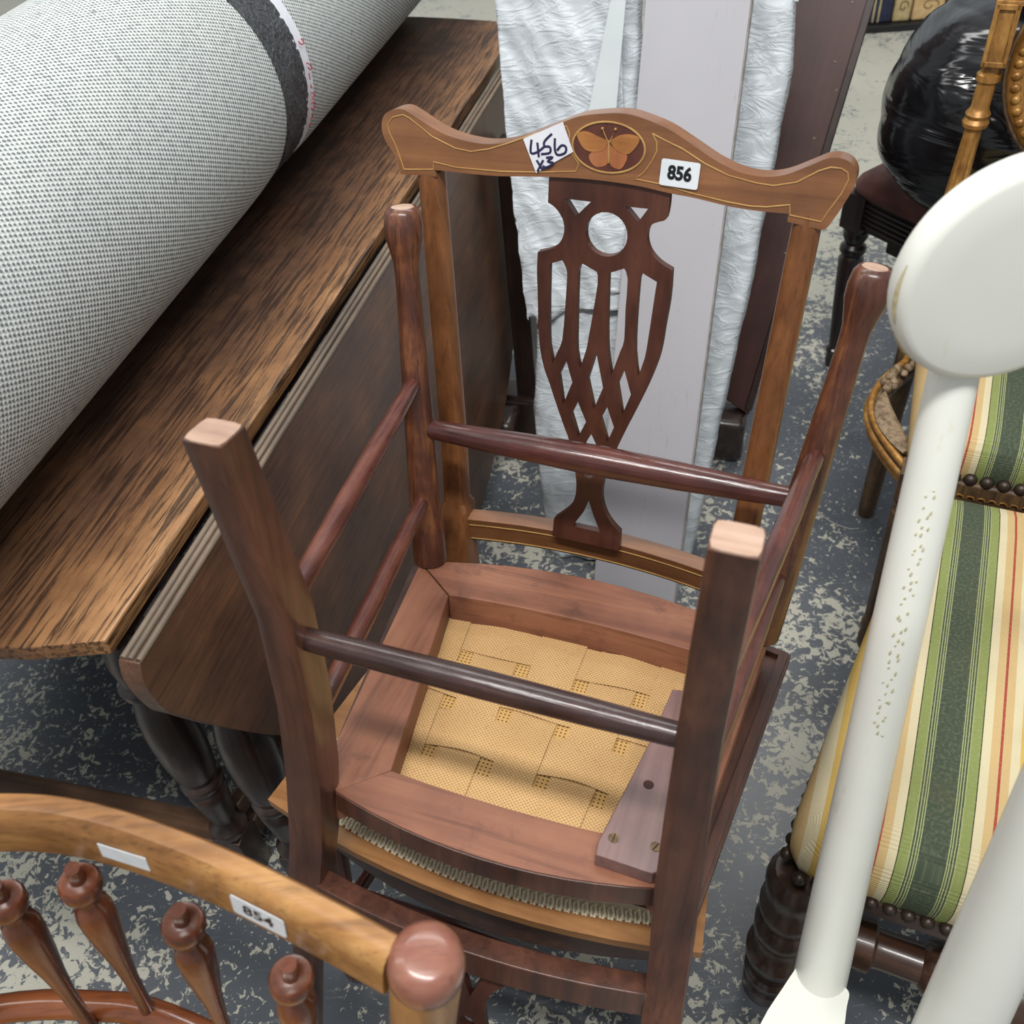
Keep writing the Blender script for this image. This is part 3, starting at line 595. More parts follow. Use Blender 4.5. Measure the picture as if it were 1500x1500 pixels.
def pack(name, label, o, axis, W, T, H, edge=None, redge=None, seed=0., amp=.004, top_round=.02, group=None, side=.6):
    M = lean_frame(o, axis); root = empty(name, None, label, 'package', M=M, group='white foam wrapped packs')
    n, m = 44, 100; rings = []
    for j in range(m+1):
        h = j/m; z = h*H; le = edge(h) if edge else 0; re = redge(h) if redge else 0; ring = []
        k = min(1, (h*H+.006)/.02, ((1-h)*H+.004)/top_round); k = sqrt(max(0, 1-(1-k)**2)) if k < 1 else 1
        for i in range(n):
            t = 2*pi*i/n; ct, st = cos(t), sin(t); e = 5.; q = (abs(ct)**e+abs(st)**e)**(-1/e)
            x = ct*q; y = st*q
            x0 = lerp(le, W+re, (x+1)/2); y0 = T/2+y*T/2*(.35+.65*k)
            d = amp*wob(x0*9, z*7, y, seed); cr_ = amp*.35*(1-abs(sin(x0*26+z*21+3*sin(z*13+seed)))**.5)
            ring.append((x0+(d if abs(x) > .9 else 0)*side, y0-(d+cr_) if st < 0 else y0+d*.3, z))
        rings.append(ring)
    MB().loft(rings).build('foam_wrap', M_foam, root, smooth=70)
    return root, M
axL = (.02, .36, .85)
pk, pkM = pack('wrapped_pack', 'tall pack wrapped in crumpled white foam sheet, left of the pale plank', (.060, 1.184, 0), axL, .165, .055, 1.05,
     edge=lambda h: interp(h, [(0, 0), (.13, -.014), (.27, -.016), (.38, .0), (.45, .004), (.60, -.008), (.78, -.014), (1, -.02)]), redge=lambda h: interp(h, [(0, -.04), (.3, .0), (.6, .02), (1, .03)]), seed=1.3, amp=.0045)
fm = MB()     # loose flap of foam wrapped round the upper half
def flap(u, v):
    z = lerp(.44, 1.0, v); x = lerp(-.022, .172, u); x = max(x, lerp(-.004, -.026, v)); y = -.012-.004*sin(u*9+v*5)-.0022*wob(x*12, z*10, 0, 4.)-.003*abs(sin(z*48+x*14))**3
    if v < .02: z += .05*u*u+.006*sin(u*17)
    return (x, y, z)
f_ = fm.grid(flap, 40, 60).build('foam_flap', M_foam, pk, smooth=70); md = f_.modifiers.new('t', 'SOLIDIFY'); md.thickness = .002; md.offset = 1
M_label = plain('translucent_tape', (214, 220, 218), .25, (204, 212, 210), 30)
pr_, prM = pack('wrapped_pack', 'slim pack wrapped in white foam sheet, torn at its top, right of the pale plank', (.178, 1.186, 0), (.19, .348, .80), .14, .055, .925,
     redge=lambda h: interp(h, [(0, 0), (.15, .004), (.3, .004), (.55, .010), (.9, .006), (1, -.01)]), seed=4.1, amp=.0032, side=.25)
tf = MB(); random.seed(3)
for i in range(5):
    x = .02+i*.022; tf.add([(x, .01, .915), (x+.03, .008+.01*random.random(), .918), (x+.02, .012, .93+.02*random.random()), (x+.004, .02, .928+.012*random.random())], [(0, 1, 2, 3)])
tfo = tf.build('torn_edge', M_foam, pr_, smooth=0); tfo.modifiers.new('t', 'SOLIDIFY').thickness = .002
M_paledge = plain('pale_bare_edge', (176, 172, 168), .6, (150, 142, 134), 60)
PLM = lean_frame((.129, 1.092, .004), (.134, .343, .85))
pl = empty('painted_plank', None, 'pale pinkish-white painted plank leaning in front of the white foam packs', 'plank', M=PLM)
MB().box((.0735, .009, .60), (.147, .018, 1.20)).build('board', M_plank, pl, .0015)
MB().box((.1478, .0092, .60), (.0012, .014, 1.19)).build('bare_edge', M_paledge, pl, smooth=0)
# folded sheet corner caught between the left pack and the plank
M_sheet = plain('smooth_white_sheet', (208, 215, 216), .35, (200, 208, 210), 12)
sh = MB().prism([[(.100, .66), (.150, .62), (.20, .98), (.20, 1.06), (.176, .93)]], lambda p: (p[0], -.034, p[1]), lambda p: (p[0], -.036, p[1])).build('folded_sheet', M_sheet, pk, smooth=0)
M_mahog = wood('dark_mahogany_board', (46, 25, 22), (64, 36, 31), (80, 48, 40), 'z', .6, .42, .1, wear=.25)
bax = V((.2115, .264, .65)); bx_ = V((.94, -.343, 0)); bx_ = (bx_-bax.normalized()*bx_.dot(bax.normalized())).normalized(); bz_ = bax.normalized(); by_ = bz_.cross(bx_)
bo = V((.4775, 1.405, .100))
BM = Matrix(((bx_.x, by_.x, bz_.x, bo.x), (bx_.y, by_.y, bz_.y, bo.y), (bx_.z, by_.z, bz_.z, bo.z), (0, 0, 0, 1)))
bd = empty('mahogany_board', None, 'tall dark red mahogany board leaning behind the white packs', 'board', M=BM)
MB().prism([[(0, .0), (0, 1.25), (-.36, 1.25), (-.36, .14)]], lambda p: (p[0], 0, p[1]), lambda p: (p[0], .022, p[1])).build('panel', M_mahog, bd, .002)
MB().box((-.004, .011, .63), (.014, .030, 1.24)).build('edge_strip', M_oakdark, bd, .002)
random.seed(11)
for i in range(9): MB().ball((-.035+.03*random.random(), -.0002, .28+.6*i/9+.05*random.random()), (.0022, .0006, .0022), 6, 4).build('chip', M_edge, bd)
ta = atan2(-.343, .94)
tr = empty('trestle', (.02, 1.577, 0), 'low dark oak trestle frame standing on the floor behind the white packs', 'trestle', rz=ta)
MB().box((.235, 0, .05), (.50, .075, .10)).build('foot_rail', M_oakdark, tr, .012)
MB().box((.045, .0, .36), (.040, .045, .53)).build('post', M_oakdark, tr, .003)
MB().box((.012, -.03, .045), (.05, .16, .085)).build('sledge_foot', M_oakdark, tr, .014)

# ------------------------------------------------------------------ striped stool and gilt chair
F0 = V((.25, .41, 0)); FA = atan2(-.455, .89); FM = Matrix.Translation(F0) @ Matrix.Rotation(FA, 4, 'Z')
def mat_stripe(name, c, right=1):
    k = Nodes(name); s = k.n('ShaderNodeSeparateXYZ'); k.l(k.tc.outputs['UV'], s.inputs[0])
    per = .26; x = k.math('FRACT', k.math('DIVIDE', k.math('ADD', k.math('SUBTRACT', s.outputs[0], c), per/2+per*4), per))
    DK, PS, GR, LN, CRM, TAN, RED, YEL = (66, 76, 62), (150, 156, 108), (128, 138, 82), (58, 62, 44), (202, 190, 156), (192, 164, 116), (156, 70, 58), (196, 164, 90)
    half = [(0, DK), (.0118, PS), (.0127, DK), (.0142, PS), (.0151, DK), (.0166, PS), (.0175, DK), (.0190, PS), (.0199, GR), (.0285, LN), (.0299, CRM), (.038, TAN), (.0462, RED), (.0484, TAN), (.056, CRM), (.064, YEL), (.100, CRM), (.112, TAN)]
    f = k.math('ABSOLUTE', k.math('MULTIPLY', k.math('SUBTRACT', x, .5), per))
    col = k.ramp(k.math('DIVIDE', f, .13), [(a/.13, lin(q)) for a, q in half], 'CONSTANT')
    rib = k.math('SINE', k.math('MULTIPLY', s.outputs[1], 2*pi/.0022)); n = k.noise(k.vec((300, 300, 1), 'UV'), 1, 3); g = k.noise(k.vec((1, 1, 1), 'UV'), 10, 4)
    col = k.mix(k.math('MULTIPLY', k.step(n, .4, .8), .12), col, lin((206, 194, 160)))
    col = k.mix(k.math('MULTIPLY', k.step(g, .45, .75), .18), col, lin((110, 92, 60)))
    k.bump(rib, .35, .0006)
    return k.done(col, .9, .12)
M_str = mat_stripe('green_stripe_stool_cloth', .110); M_str2 = mat_stripe('green_stripe_chair_cloth', .140)
M_turn = wood('black_walnut_turning', (34, 24, 20), (54, 38, 31), (88, 60, 46), 'z', 1, .32, .3)
M_turnx = wood('black_walnut_stretcher', (42, 27, 22), (72, 48, 36), (110, 74, 54), 'x', 1, .32, .3)
M_nail = plain('dark_bronze_nail', (66, 54, 46), .4, (48, 38, 32), 100, .4)
def cushion(name, mat, parent, x0, x1, y0, y1, zb, zs, zt, x0b=None, x1b=None, n=32, m=32, ex=4., crown=1.):
    """domed upholstered seat: sides bulge then roll over into the top; UV in metres"""
    x0b = x0 if x0b is None else x0b; x1b = x1 if x1b is None else x1b
    vs = []; uv = []; fs = []; K = 4*n
    per = []
    for i in range(K):
        t = 2*pi*(i+.5)/K; ct, st = cos(t), sin(t); q = (abs(ct)**18+abs(st)**18)**(-1/18); per.append((ct*q, st*q))
    prof = [(1.0, zb, 0), (1.015, lerp(zb, zs, .4), .01), (1.02, lerp(zb, zs, .75), .02), (1.01, zs, .03), (.985, lerp(zs, zt, .32), .04), (.94, lerp(zs, zt, .58), .05), (.86, lerp(zs, zt, .78), .06), (.7, lerp(zs, zt, .92), .07), (.45, lerp(zs, zt, .98), .08), (.2, zt, .09), (.02, zt, .1)]
    for (k, z, _) in prof:
        for (px, py) in per:
            v = (py*k+1)/2; a, b = lerp(x0, x0b, v), lerp(x1, x1b, v)
            x = lerp(a, b, (px*k+1)/2); y = lerp(y0, y1, v); vs.append((x, y, z)); uv.append((x, y+(zt-z)*(1 if abs(py) >= abs(px) else .0)))
    for j in range(len(prof)-1):
        for i in range(K): fs.append((j*K+i, j*K+(i+1) % K, (j+1)*K+(i+1) % K, (j+1)*K+i))
    fs.append(tuple((len(prof)-1)*K+i for i in range(K)))
    me = bpy.data.meshes.new(name); me.from_pydata(vs, [], fs); L = me.uv_layers.new(name='UVMap')
    for lp in me.loops: L.data[lp.index].uv = uv[lp.vertex_index]
    bm = bmesh.new(); bm.from_mesh(me); bmesh.ops.recalc_face_normals(bm, faces=bm.faces); bm.to_mesh(me); bm.free()
    me.materials.append(mat); me.shade_smooth()
    o = bpy.data.objects.new(name, me); C.objects.link(o); o.parent = parent
    return o
stl = empty('upholstered_stool', None, 'green striped upholstered stool with dark turned legs and nailed edge', 'stool', M=FM)
SW, SD = .46, .52
cushion('seat_cushion', M_str, stl, -.014, SW, -.012, SD, .352, .40, .445, x0b=.050, x1b=SW-.06)
def nails(parent, pts, r, mat):
    me = None
    for p in pts:
        if me is None:
            o = MB().ball((0, 0, 0), r, 10, 6).build('nail', mat, parent, smooth=60); me = o.data
        else: o = bpy.data.objects.new('nail', me); C.objects.link(o); o.parent = parent
        o.location = p
    return
nails(stl, [(.004+i*.0172, -.0165, .354) for i in range(27)]+[(-.0125+.00215*i, .006+i*.0172, .352) for i in range(6)], .0072, M_nail)
MB().box((SW/2, .0, .335), (SW-.02, .026, .032)).build('front_frame', M_turnx, stl, .004)
MB().box((.028, SD/2, .335), (.026, SD-.03, .032), Matrix.Rotation(-.12, 3, 'Z')).build('side_frame', M_turn, stl, .004)
MB().box((SW-.042, SD/2, .335), (.026, SD-.03, .032), Matrix.Rotation(.12, 3, 'Z')).build('side_frame', M_turn, stl, .004)
MB().box((SW/2, SD-.016, .335), (SW-.13, .026, .032)).build('rear_frame', M_turnx, stl, .004)
def stool_leg(x, y):
    pr = [(0, .024), (.004, .030), (.03, .031), (.034, .027), (.042, .031), (.062, .033), (.068, .028), (.10, .029), (.108, .036), (.122, .0365), (.13, .029), (.165, .027), (.18, .0335), (.20, .0345), (.212, .028), (.235, .033), (.25, .0345), (.262, .029), (.285, .031), (.30, .034), (.312, .033), (.325, .026)]
    MB().lathe((x, y, 0), (x, y, 1), pr, 22).build('turned_leg', M_turn, stl, smooth=40)
for x in (.006, SW-.02): stool_leg(x, .006)
for x in (.07, SW-.085): stool_leg(x, SD-.03)
pr = [(0, .019), (.06, .02), (.07, .027), (.17, .029), (.18, .022), (.2, .021), (.30, .0215), (.315, .028), (.36, .031), (.42, .033), (.5, .034), (.58, .033), (.64, .031), (.685, .028), (.70, .0215), (.8, .021), (.82, .022), (.83, .029), (.93, .027), (.94, .02), (1, .019)]
MB().lathe((.03, .004, .215), (SW-.045, .004, .215), pr, 20).build('front_stretcher', M_turnx, stl, smooth=40)
MB().lathe((.008, .03, .145), (.068, SD-.055, .145), [(0, .015), (.5, .019), (1, .015)], 16).build('side_stretcher', M_turn, stl)

M_gilt = wood('rubbed_gilt', (96, 62, 28), (156, 110, 52), (200, 156, 84), 'z', 1.5, .38, 0, wear=.4)
M_gilt.node_tree.nodes['Principled BSDF'].inputs['Metallic'].default_value = .35
M_giltd = wood('dirty_gilt', (46, 34, 26), (80, 60, 43), (132, 104, 68), 'z', 1.6, .5, 0, wear=.5)
M_acan = plain('worn_pale_carving', (138, 118, 92), .6, (92, 72, 52), 130, bump=.5)
gc = empty('gilt_chair', None, 'old gilt carved chair with green striped seat, behind the striped stool', 'chair', M=FM)
GW = .46
cushion('seat_cushion', M_str2, gc, .028, GW, .585, .88, .385, .425, .46, x0b=.012)
nails(gc, [(.046+i*.0205, .580, .398) for i in range(20)], .0090, M_nail)
fr = MB(); fr.box((GW/2+.02, .592, .372), (GW-.06, .036, .044)); fr.box((GW/2+.02, .576, .352), (GW-.06, .016, .010)); fr.build('front_rail', M_giltd, gc, .004)
cv = MB()
for i in range(30): cv.tube([(.06+i*.0135+.005*cos(t*pi/4), .5725, .371+.0045*sin(t*pi/4)) for t in range(5)], .0012, 5)
cv.build('carved_edge', M_gilt, gc)
def side_curve(t, off=0, z=0): return V((.040-.052*sin(pi*min(1, t*1.05))-off+.0*t-.03*t, lerp(.592, .86, t), .372+z))
for k_, (off, z, r, mt) in enumerate(((0, 0, .013, M_giltd), (.010, .012, .0055, M_gilt), (.013, -.002, .0055, M_gilt), (.008, -.016, .006, M_gilt))):
    MB().tube([side_curve(i/14, off, z) for i in range(15)], r, 10).build('side_rail' if k_ == 0 else 'side_moulding', mt, gc, smooth=60)
lf = MB(); rings = []
for i in range(13):
    t = i/12; c = side_curve(.10+.46*t, -.006, .020); wd = .0135*sin(pi*min(1, .12+t*.88))**.7+.002; tn = (side_curve(.12+.46*t)-side_curve(.10+.46*t)).normalized(); sx = V((tn.y, -tn.x, 0))
    rings.append([c+sx*(wd*cos(2*pi*j/12))+V((0, 0, .004*sin(2*pi*j/12)-(.0022 if j in (3,) else 0))) for j in range(12)])
lf.loft(rings).build('acanthus_leaf', M_acan, gc, smooth=60)
fol = MB(); random.seed(5)
for i in range(16):
    t = .60+i*.018; c = side_curve(t, -.004, .018); fol.ball(c+V((.018*random.random()-.009, 0, .003*random.random())), (.005+.003*random.random(), .008, .004+.003*random.random()), 8, 5)
fol.build('carved_foliage', M_acan, gc, smooth=60)
def gilt_leg(x, y):
    m = MB(); m.box((x, y, .37), (.036, .036, .05)); n = 24; rings = []
    for z, r in ((.345, .012), (.342, .018), (.336, .0185), (.332, .013), (.322, .012), (.315, .0175), (.30, .0175), (.26, .0165), (.16, .0135), (.07, .0105), (.065, .013), (.055, .013), (.05, .009), (.03, .012), (.01, .011), (0, .008)):
        fl = 1 if z < .3 and z > .07 else 0
        rings.append([V((x+r*(1-.10*fl*(j % 3 == 0))*cos(2*pi*j/n), y+r*(1-.10*fl*(j % 3 == 0))*sin(2*pi*j/n), z)) for j in range(n)])
    m.loft(rings); return m.build('front_leg', M_giltd, gc, smooth=30)
gilt_leg(.04, .585); gilt_leg(GW-.02, .585)
def gst(z, b0=None):
    if z <= .42: return V((0, lerp(.895, .87, z/.42), z))
    return V((.013*(z-.42)/.43, .87+.11*(z-.42)/.43, z))
for s in (0, GW-.03):
    m = MB(); rings = []
    for z, r in [(0, .0135), (.02, .015), (.2, .0165), (.40, .018)]: rings.append([gst(z)+V((s, 0, 0))+V((r*cos(2*pi*j/16), r*sin(2*pi*j/16), 0)) for j in range(16)])
    m.loft(rings); m.build('rear_leg', M_giltd, gc, smooth=50)
    m = MB(); rings = []; n = 24
    for z, r in [(.39, .018), (.46, .018), (.465, .012), (.50, .0155), (.56, .0150), (.66, .0125), (.70, .0115), (.708, .0115), (.711, .0165), (.716, .0175), (.721, .0145), (.726, .0165), (.731, .0130), (.735, .0118), (.765, .0125), (.767, .0158), (.774, .0158), (.777, .012), (.785, .012)]:
        fl = 1 if .5 < z < .705 else 0
        rings.append([gst(z)+V((s, 0, 0))+V((r*(1-.13*fl*(j % 4 == 0))*cos(2*pi*j/n), r*(1-.13*fl*(j % 4 == 0))*sin(2*pi*j/n), 0)) for j in range(n)])
    m.loft(rings); m.build('back_stile', M_gilt, gc, smooth=30)
    R_ = Matrix.Rotation(-atan2(.11, .43), 3, 'X'); c = gst(.818)+V((s, 0, 0))
    m = MB(); m.box(c, (.030, .030, .072), R_)
    bk = m.build('stile_block', M_gilt, gc, .0015)
    m = MB()
    for dx, dz, sx, sz in ((-.0125, 0, .006, .074), (.0125, 0, .006, .074), (0, .0335, .03, .007), (0, -.0335, .03, .007)): m.box(c+R_ @ V((dx, -.0165, dz)), (sx, .006, sz), R_)
    m.build('panel_frame', M_gilt, bk, .001)
    m = MB(); d = (gst(.9)-gst(.8)).normalized(); b = gst(.855)+V((s, 0, 0))
    m.box(b, (.034, .034, .006), R_); m.box(b+d*.006, (.027, .027, .007), R_)
    m.lathe(b+d*.008, b+d*.06, [(0, .008), (.1, .007), (.3, .011), (.45, .0125), (.62, .011), (.8, .006), (1, .003)], 16); m.build('finial', M_gilt, gc, .0008, smooth=40)
# carved oval back between the stiles
oc = gst(.79)+V((GW/2-.01, .004, 0)); oa = (gst(.9)-gst(.8)).normalized()
def ovp(t, rx, rz, off=0): return oc+V((rx*cos(t), off, 0))+oa*(rz*sin(t))
MB().tube([ovp(2*pi*i/48, .188, .15) for i in range(48)], .013, 10, closed=True).build('oval_back_frame', M_gilt, gc, smooth=60)
MB().tube([ovp(2*pi*i/48, .202, .163) for i in range(48)], .0035, 8, closed=True).build('outer_bead', M_giltd, gc, smooth=60)
m = MB()
for i in range(64): m.ball(ovp(2*pi*i/64, .188, .15, -.012), (.0075, .006, .0065), 7, 5)
m.build('carved_beading', M_gilt, gc, smooth=60)
MB().prism([[(.168*cos(2*pi*i/40), .142*sin(2*pi*i/40)) for i in range(40)]], lambda p: oc+V((p[0], .004, 0))+oa*p[1], lambda p: oc+V((p[0], .016, 0))+oa*p[1]).build('back_panel', M_giltd, gc, smooth=20)
for s in (-1, 1): MB().tube([oc+V((s*.19, .002, 0)), oc+V((s*.207, .002, 0))], .006, 8).build('back_link', M_giltd, gc)

# ------------------------------------------------------------------ dark chair with a black bag on its seat
KA = atan2(-.88, .47); KM = Matrix.Translation((.735, 1.665, 0)) @ Matrix.Rotation(KA, 4, 'Z')      # x along its front, y to its back
M_ebon = wood('ebonised_leg', (22, 16, 15), (34, 25, 23), (54, 40, 36), 'z', 1, .3, .3)
def mat_maroon():
    k = Nodes('worn_maroon_leather'); a = k.noise(k.vec(), 18, 5, .65); f = k.noise(k.vec(), 220, 3)
    k.bump(f, .3, .001); return k.done(k.ramp(a, [(.3, lin((78, 44, 40))), (.55, lin((104, 62, 54))), (.75, lin((130, 84, 74)))]), .5, .4)
M_maroon = mat_maroon()
kc = empty('dark_chair', None, 'dark ebonised chair with worn maroon leather seat, under a black bag', 'chair', M=KM)
KW, KD = .44, .42
cushion('seat_cushion', M_maroon, kc, -.02, KW+.02, -.022, KD, .405, .425, .462, n=16)
MB().box((KW/2, .0, .372), (KW, .03, .066)).build('front_rail', M_ebon, kc, .002)
rd = MB()
for z in (.352, .362, .372, .382, .392): rd.tube([(.02, -.0155, z), (KW-.02, -.0155, z)], .0036, 8)
rd.build('reeding', M_ebon, kc)
MB().box((.0, KD/2, .372), (.03, KD, .066)).build('side_rail', M_ebon, kc, .002)
MB().box((KW, KD/2, .372), (.03, KD, .066)).build('side_rail', M_ebon, kc, .002)
for x in (.0, KW):
    m = MB(); m.box((x, 0, .37), (.05, .05, .075))
    m.lathe((x, 0, 0), (x, 0, 1), [(0, .010), (.015, .014), (.03, .013), (.045, .017), (.05, .012), (.06, .012), (.2, .021), (.265, .025), (.275, .019), (.282, .026), (.292, .026), (.30, .018), (.315, .025), (.328, .025), (.334, .019)], 20)
    m.build('front_leg', M_ebon, kc, .0015, smooth=40)
    MB().box((x, KD, .22), (.034, .034, .44)).build('rear_leg', M_ebon, kc, .003)
    MB().box((x, KD+.03, .66), (.034, .03, .46), Matrix.Rotation(-.12, 3, 'X')).build('back_post', M_ebon, kc, .003)
MB().box((KW/2, KD+.055, .84), (KW, .022, .09), Matrix.Rotation(-.12, 3, 'X')).build('back_rail', M_ebon, kc, .004)
mb_ = MB().box((.10, -.004, .33), (.03, .018, .024)); mb_.build('corner_bracket', M_ebon, kc, .002)
def mat_bag():
    k = Nodes('black_bin_bag_plastic'); a = k.noise(k.vec((2, 2, 9), rot=(.3, .62, .2)), 2.4, 3, .5, .8); k.bump(a, .5, .02)
    return k.done(lin((17, 17, 20)), .17, .5)
M_bag = mat_bag()
BC = V((.905, 1.475, 0))
bag = empty('black_bag', BC+V((0, 0, .462)), 'shiny black plastic bag full of something, sitting on the maroon chair seat', 'bag')
bmv = bmesh.new(); bmesh.ops.create_icosphere(bmv, subdivisions=6, radius=1)
for v in bmv.verts:
    d = v.co.copy(); e = 3.2; q = (abs(d.x)**e+abs(d.y)**e+abs(d.z)**e)**(-1/e); p = V((d.x*q*.225, d.y*q*.18, d.z*q*.158))
    t = p.z/.158
    p.x *= 1-.13*max(0, t)-.10*max(0, -t)**2; p.y *= 1-.20*max(0, t)
    ph = p.z*40+p.x*26+p.y*18
    p += d*(.005*abs(sin(ph*.8+1.6*sin(p.x*13)))**.6+.002*sin(p.x*50+p.z*33)*sin(p.y*31)+.004*sin(p.x*19-p.z*35+p.y*21))
    v.co = p+V((0, 0, .17))
me = bpy.data.meshes.new('bag_body'); bmv.to_mesh(me); bmv.free(); me.materials.append(M_bag); me.shade_smooth()
mn = min(v.co.z for v in me.vertices)
for v in me.vertices: v.co.z -= mn-.0005
bo_ = bpy.data.objects.new('bag_body', me); C.objects.link(bo_); bo_.parent = bag; bo_.rotation_euler = (0, 0, KA*.0-.46)
m = MB(); rings = []
for i in range(16):
    t = i/15; r = .035+.075*t*(1.0-.45*t); z = .285+.11*t
    rings.append([V((.01+r*1.2*(1+.22*sin(j*2.6+i*.4))*cos(2*pi*j/48), r*(1+.22*sin(j*2.6+i*.4))*sin(2*pi*j/48), z+.012*sin(j*1.9)*t)) for j in range(48)])
m.loft(rings).build('gathered_neck', M_bag, bag, smooth=70)

# ------------------------------------------------------------------ row of books at the far end of the aisle
BKA = atan2(-.0587, .138); BKM = Matrix.Translation((1.40, 3.600, 0)) @ Matrix.Rotation(-.10, 4, 'Z')
sc = empty('low_bookshelf', None, 'low black bookshelf on the floor across the aisle', 'shelf', M=BKM)
M_shelf = plain('black_painted_shelf', (22, 22, 24), .5)
MB().box((.2, .15, .012), (1.2, .32, .024)).build('shelf_board', M_shelf, sc, .002)
MB().box((.2, .315, .25), (1.2, .02, .5)).build('back_board', M_shelf, sc, .002)
MB().box((.2, .15, .50), (1.2, .32, .024)).build('top_board', M_shelf, sc, .002)
for x in (-.4, .8): MB().box((x, .15, .25), (.022, .32, .5)).build('side_board', M_shelf, sc, .002)
M_navy = plain('navy_cloth', (36, 42, 66), .6, (28, 32, 52)); M_goldl = plain('gold_line', (190, 176, 130), .4)
M_tanb = plain('tan_spine', (196, 176, 130), .6, (170, 150, 104), 60); M_tanb2 = plain('buff_spine', (216, 184, 134), .6, (196, 162, 112), 40)
M_scroll = plain('brown_scroll_print', (134, 100, 62), .6)
def book(x, w_, h, mat, label, deco, grp='books on the low shelf'):
    b = empty('book', None, label, 'book', M=BKM @ Matrix.Translation((x, .02, .0245)), group=grp)
    MB().box((w_/2, .10, h/2), (w_, .2, h)).build('cover', mat, b, .006)
    MB().box((w_/2, .11, h/2), (w_-.01, .192, h+.001)).build('pages', M_paper, b)
    if deco == 'lines':
        q = MB()
        for dx in (.42, .58): q.box((w_*dx, -.0006, h/2), (.006, .0012, h*.98))
        q.build('gold_lines', M_goldl, b, smooth=0)
    if deco == 'scroll':
        q = MB()
        for z in (.05, .12, .19, .26):
            q.tube([(w_/2+.3*w_*cos(t*.5)*(1-t/16), -.0004, z+.024*sin(t*.5)*(1-t/16)) for t in range(14)], .0022, 5); q.tube([(w_*.2, -.0004, z+.03), (w_*.5, -.0004, z+.045), (w_*.8, -.0004, z+.03)], .002, 5)
        q.build('scroll_print', M_scroll, b)
book(-.055, .10, .34, M_navy, 'navy book spine at the left end, partly hidden by the mahogany board', '')
book(.047, .118, .36, M_navy, 'navy book spine with two gold lines, beside the tan spine', 'lines')
book(.168, .062, .33, M_tanb, 'narrow tan book with faint scroll spine, beside the navy book', 'scroll')
book(.236, .11, .34, M_tanb2, 'broad buff book with large scroll pattern on the spine', 'scroll')
book(.35, .05, .33, M_maroon, 'thin reddish brown book at the right, next to the black bag', '')

# ------------------------------------------------------------------ cream painted stand
def mat_cream():
    k = Nodes('cream_gloss_paint'); a = k.noise(k.vec(), 9, 4); s = k.noise(k.vec((1, 1, .3)), 26, 4, .6)
    col = k.mix(a, lin((222, 222, 212)), lin((234, 234, 226))); col = k.mix(k.math('MULTIPLY', k.step(s, .68, .78), .5), col, lin((196, 186, 140)))
    return k.done(col, .32, .5)
M_cream = mat_cream()
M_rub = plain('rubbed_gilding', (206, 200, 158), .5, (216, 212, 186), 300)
M_rubd = plain('rubbed_brown_edge', (176, 160, 120), .5, (196, 184, 150), 200)
pu = V((.0224, .1485, .9887)).normalized()
SB = V((.2415, .3053, .35))
st_ = empty('painted_stand', (.262, .2, 0), 'cream painted wooden stand with slim post, round disc and thick second post', 'stand')
inv = st_.matrix_basis.inverted() if False else Matrix.Translation((-.262, -.2, 0))
T_ = lambda p: inv @ V(p)
pst = MB().lathe(T_(SB-pu*.01), T_(V((.2955, .4850, .9480))), [(0, .0240), (.3, .0213), (.7, .0180), (.97, .0154), (1, .0150)], 28).build('slim_post', M_cream, st_, smooth=50)
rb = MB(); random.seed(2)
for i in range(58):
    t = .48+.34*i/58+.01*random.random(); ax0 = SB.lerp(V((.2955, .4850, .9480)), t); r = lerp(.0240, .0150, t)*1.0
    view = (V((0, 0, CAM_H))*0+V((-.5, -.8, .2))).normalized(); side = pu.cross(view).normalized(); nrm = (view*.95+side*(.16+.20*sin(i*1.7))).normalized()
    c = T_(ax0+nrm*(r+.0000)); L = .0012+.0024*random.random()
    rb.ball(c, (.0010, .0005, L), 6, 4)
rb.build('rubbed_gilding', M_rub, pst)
# round disc, set upright on the post
dc = V((.3030, .4555, .9895)); dr = .0712; dn_ = V((.0494, -.9988, .0)).normalized(); dx_ = V((0, 0, 1)).cross(dn_).normalized(); dz_ = dn_.cross(dx_)
rings = []
for off, r in ((-.020, dr*.90), (-.019, dr*.955), (-.016, dr*.985), (-.011, dr), (-.005, dr), (-.001, dr*.985), (.0015, dr*.95), (.0025, dr*.90), (.003, dr*.6), (.003, dr*.05)):
    rings.append([T_(dc+dn_*off+dx_*(r*cos(2*pi*j/72))+dz_*(r*sin(2*pi*j/72))) for j in range(72)])
dsc = MB().loft(rings).build('round_disc', M_cream, st_, smooth=50)
wl = MB()
for a0, a1, off in ((.92, 1.10, -.003), (1.14, 1.30, -.0085)):
    wl.tube([T_(dc+dn_*off+dx_*((dr+.00005)*cos(pi*lerp(a0, a1, i/14)))+dz_*((dr+.00005)*sin(pi*lerp(a0, a1, i/14)))) for i in range(15)], [.0002+.0011*sin(pi*i/14) for i in range(15)], 6)
wl.build('worn_edge', M_rubd, dsc)
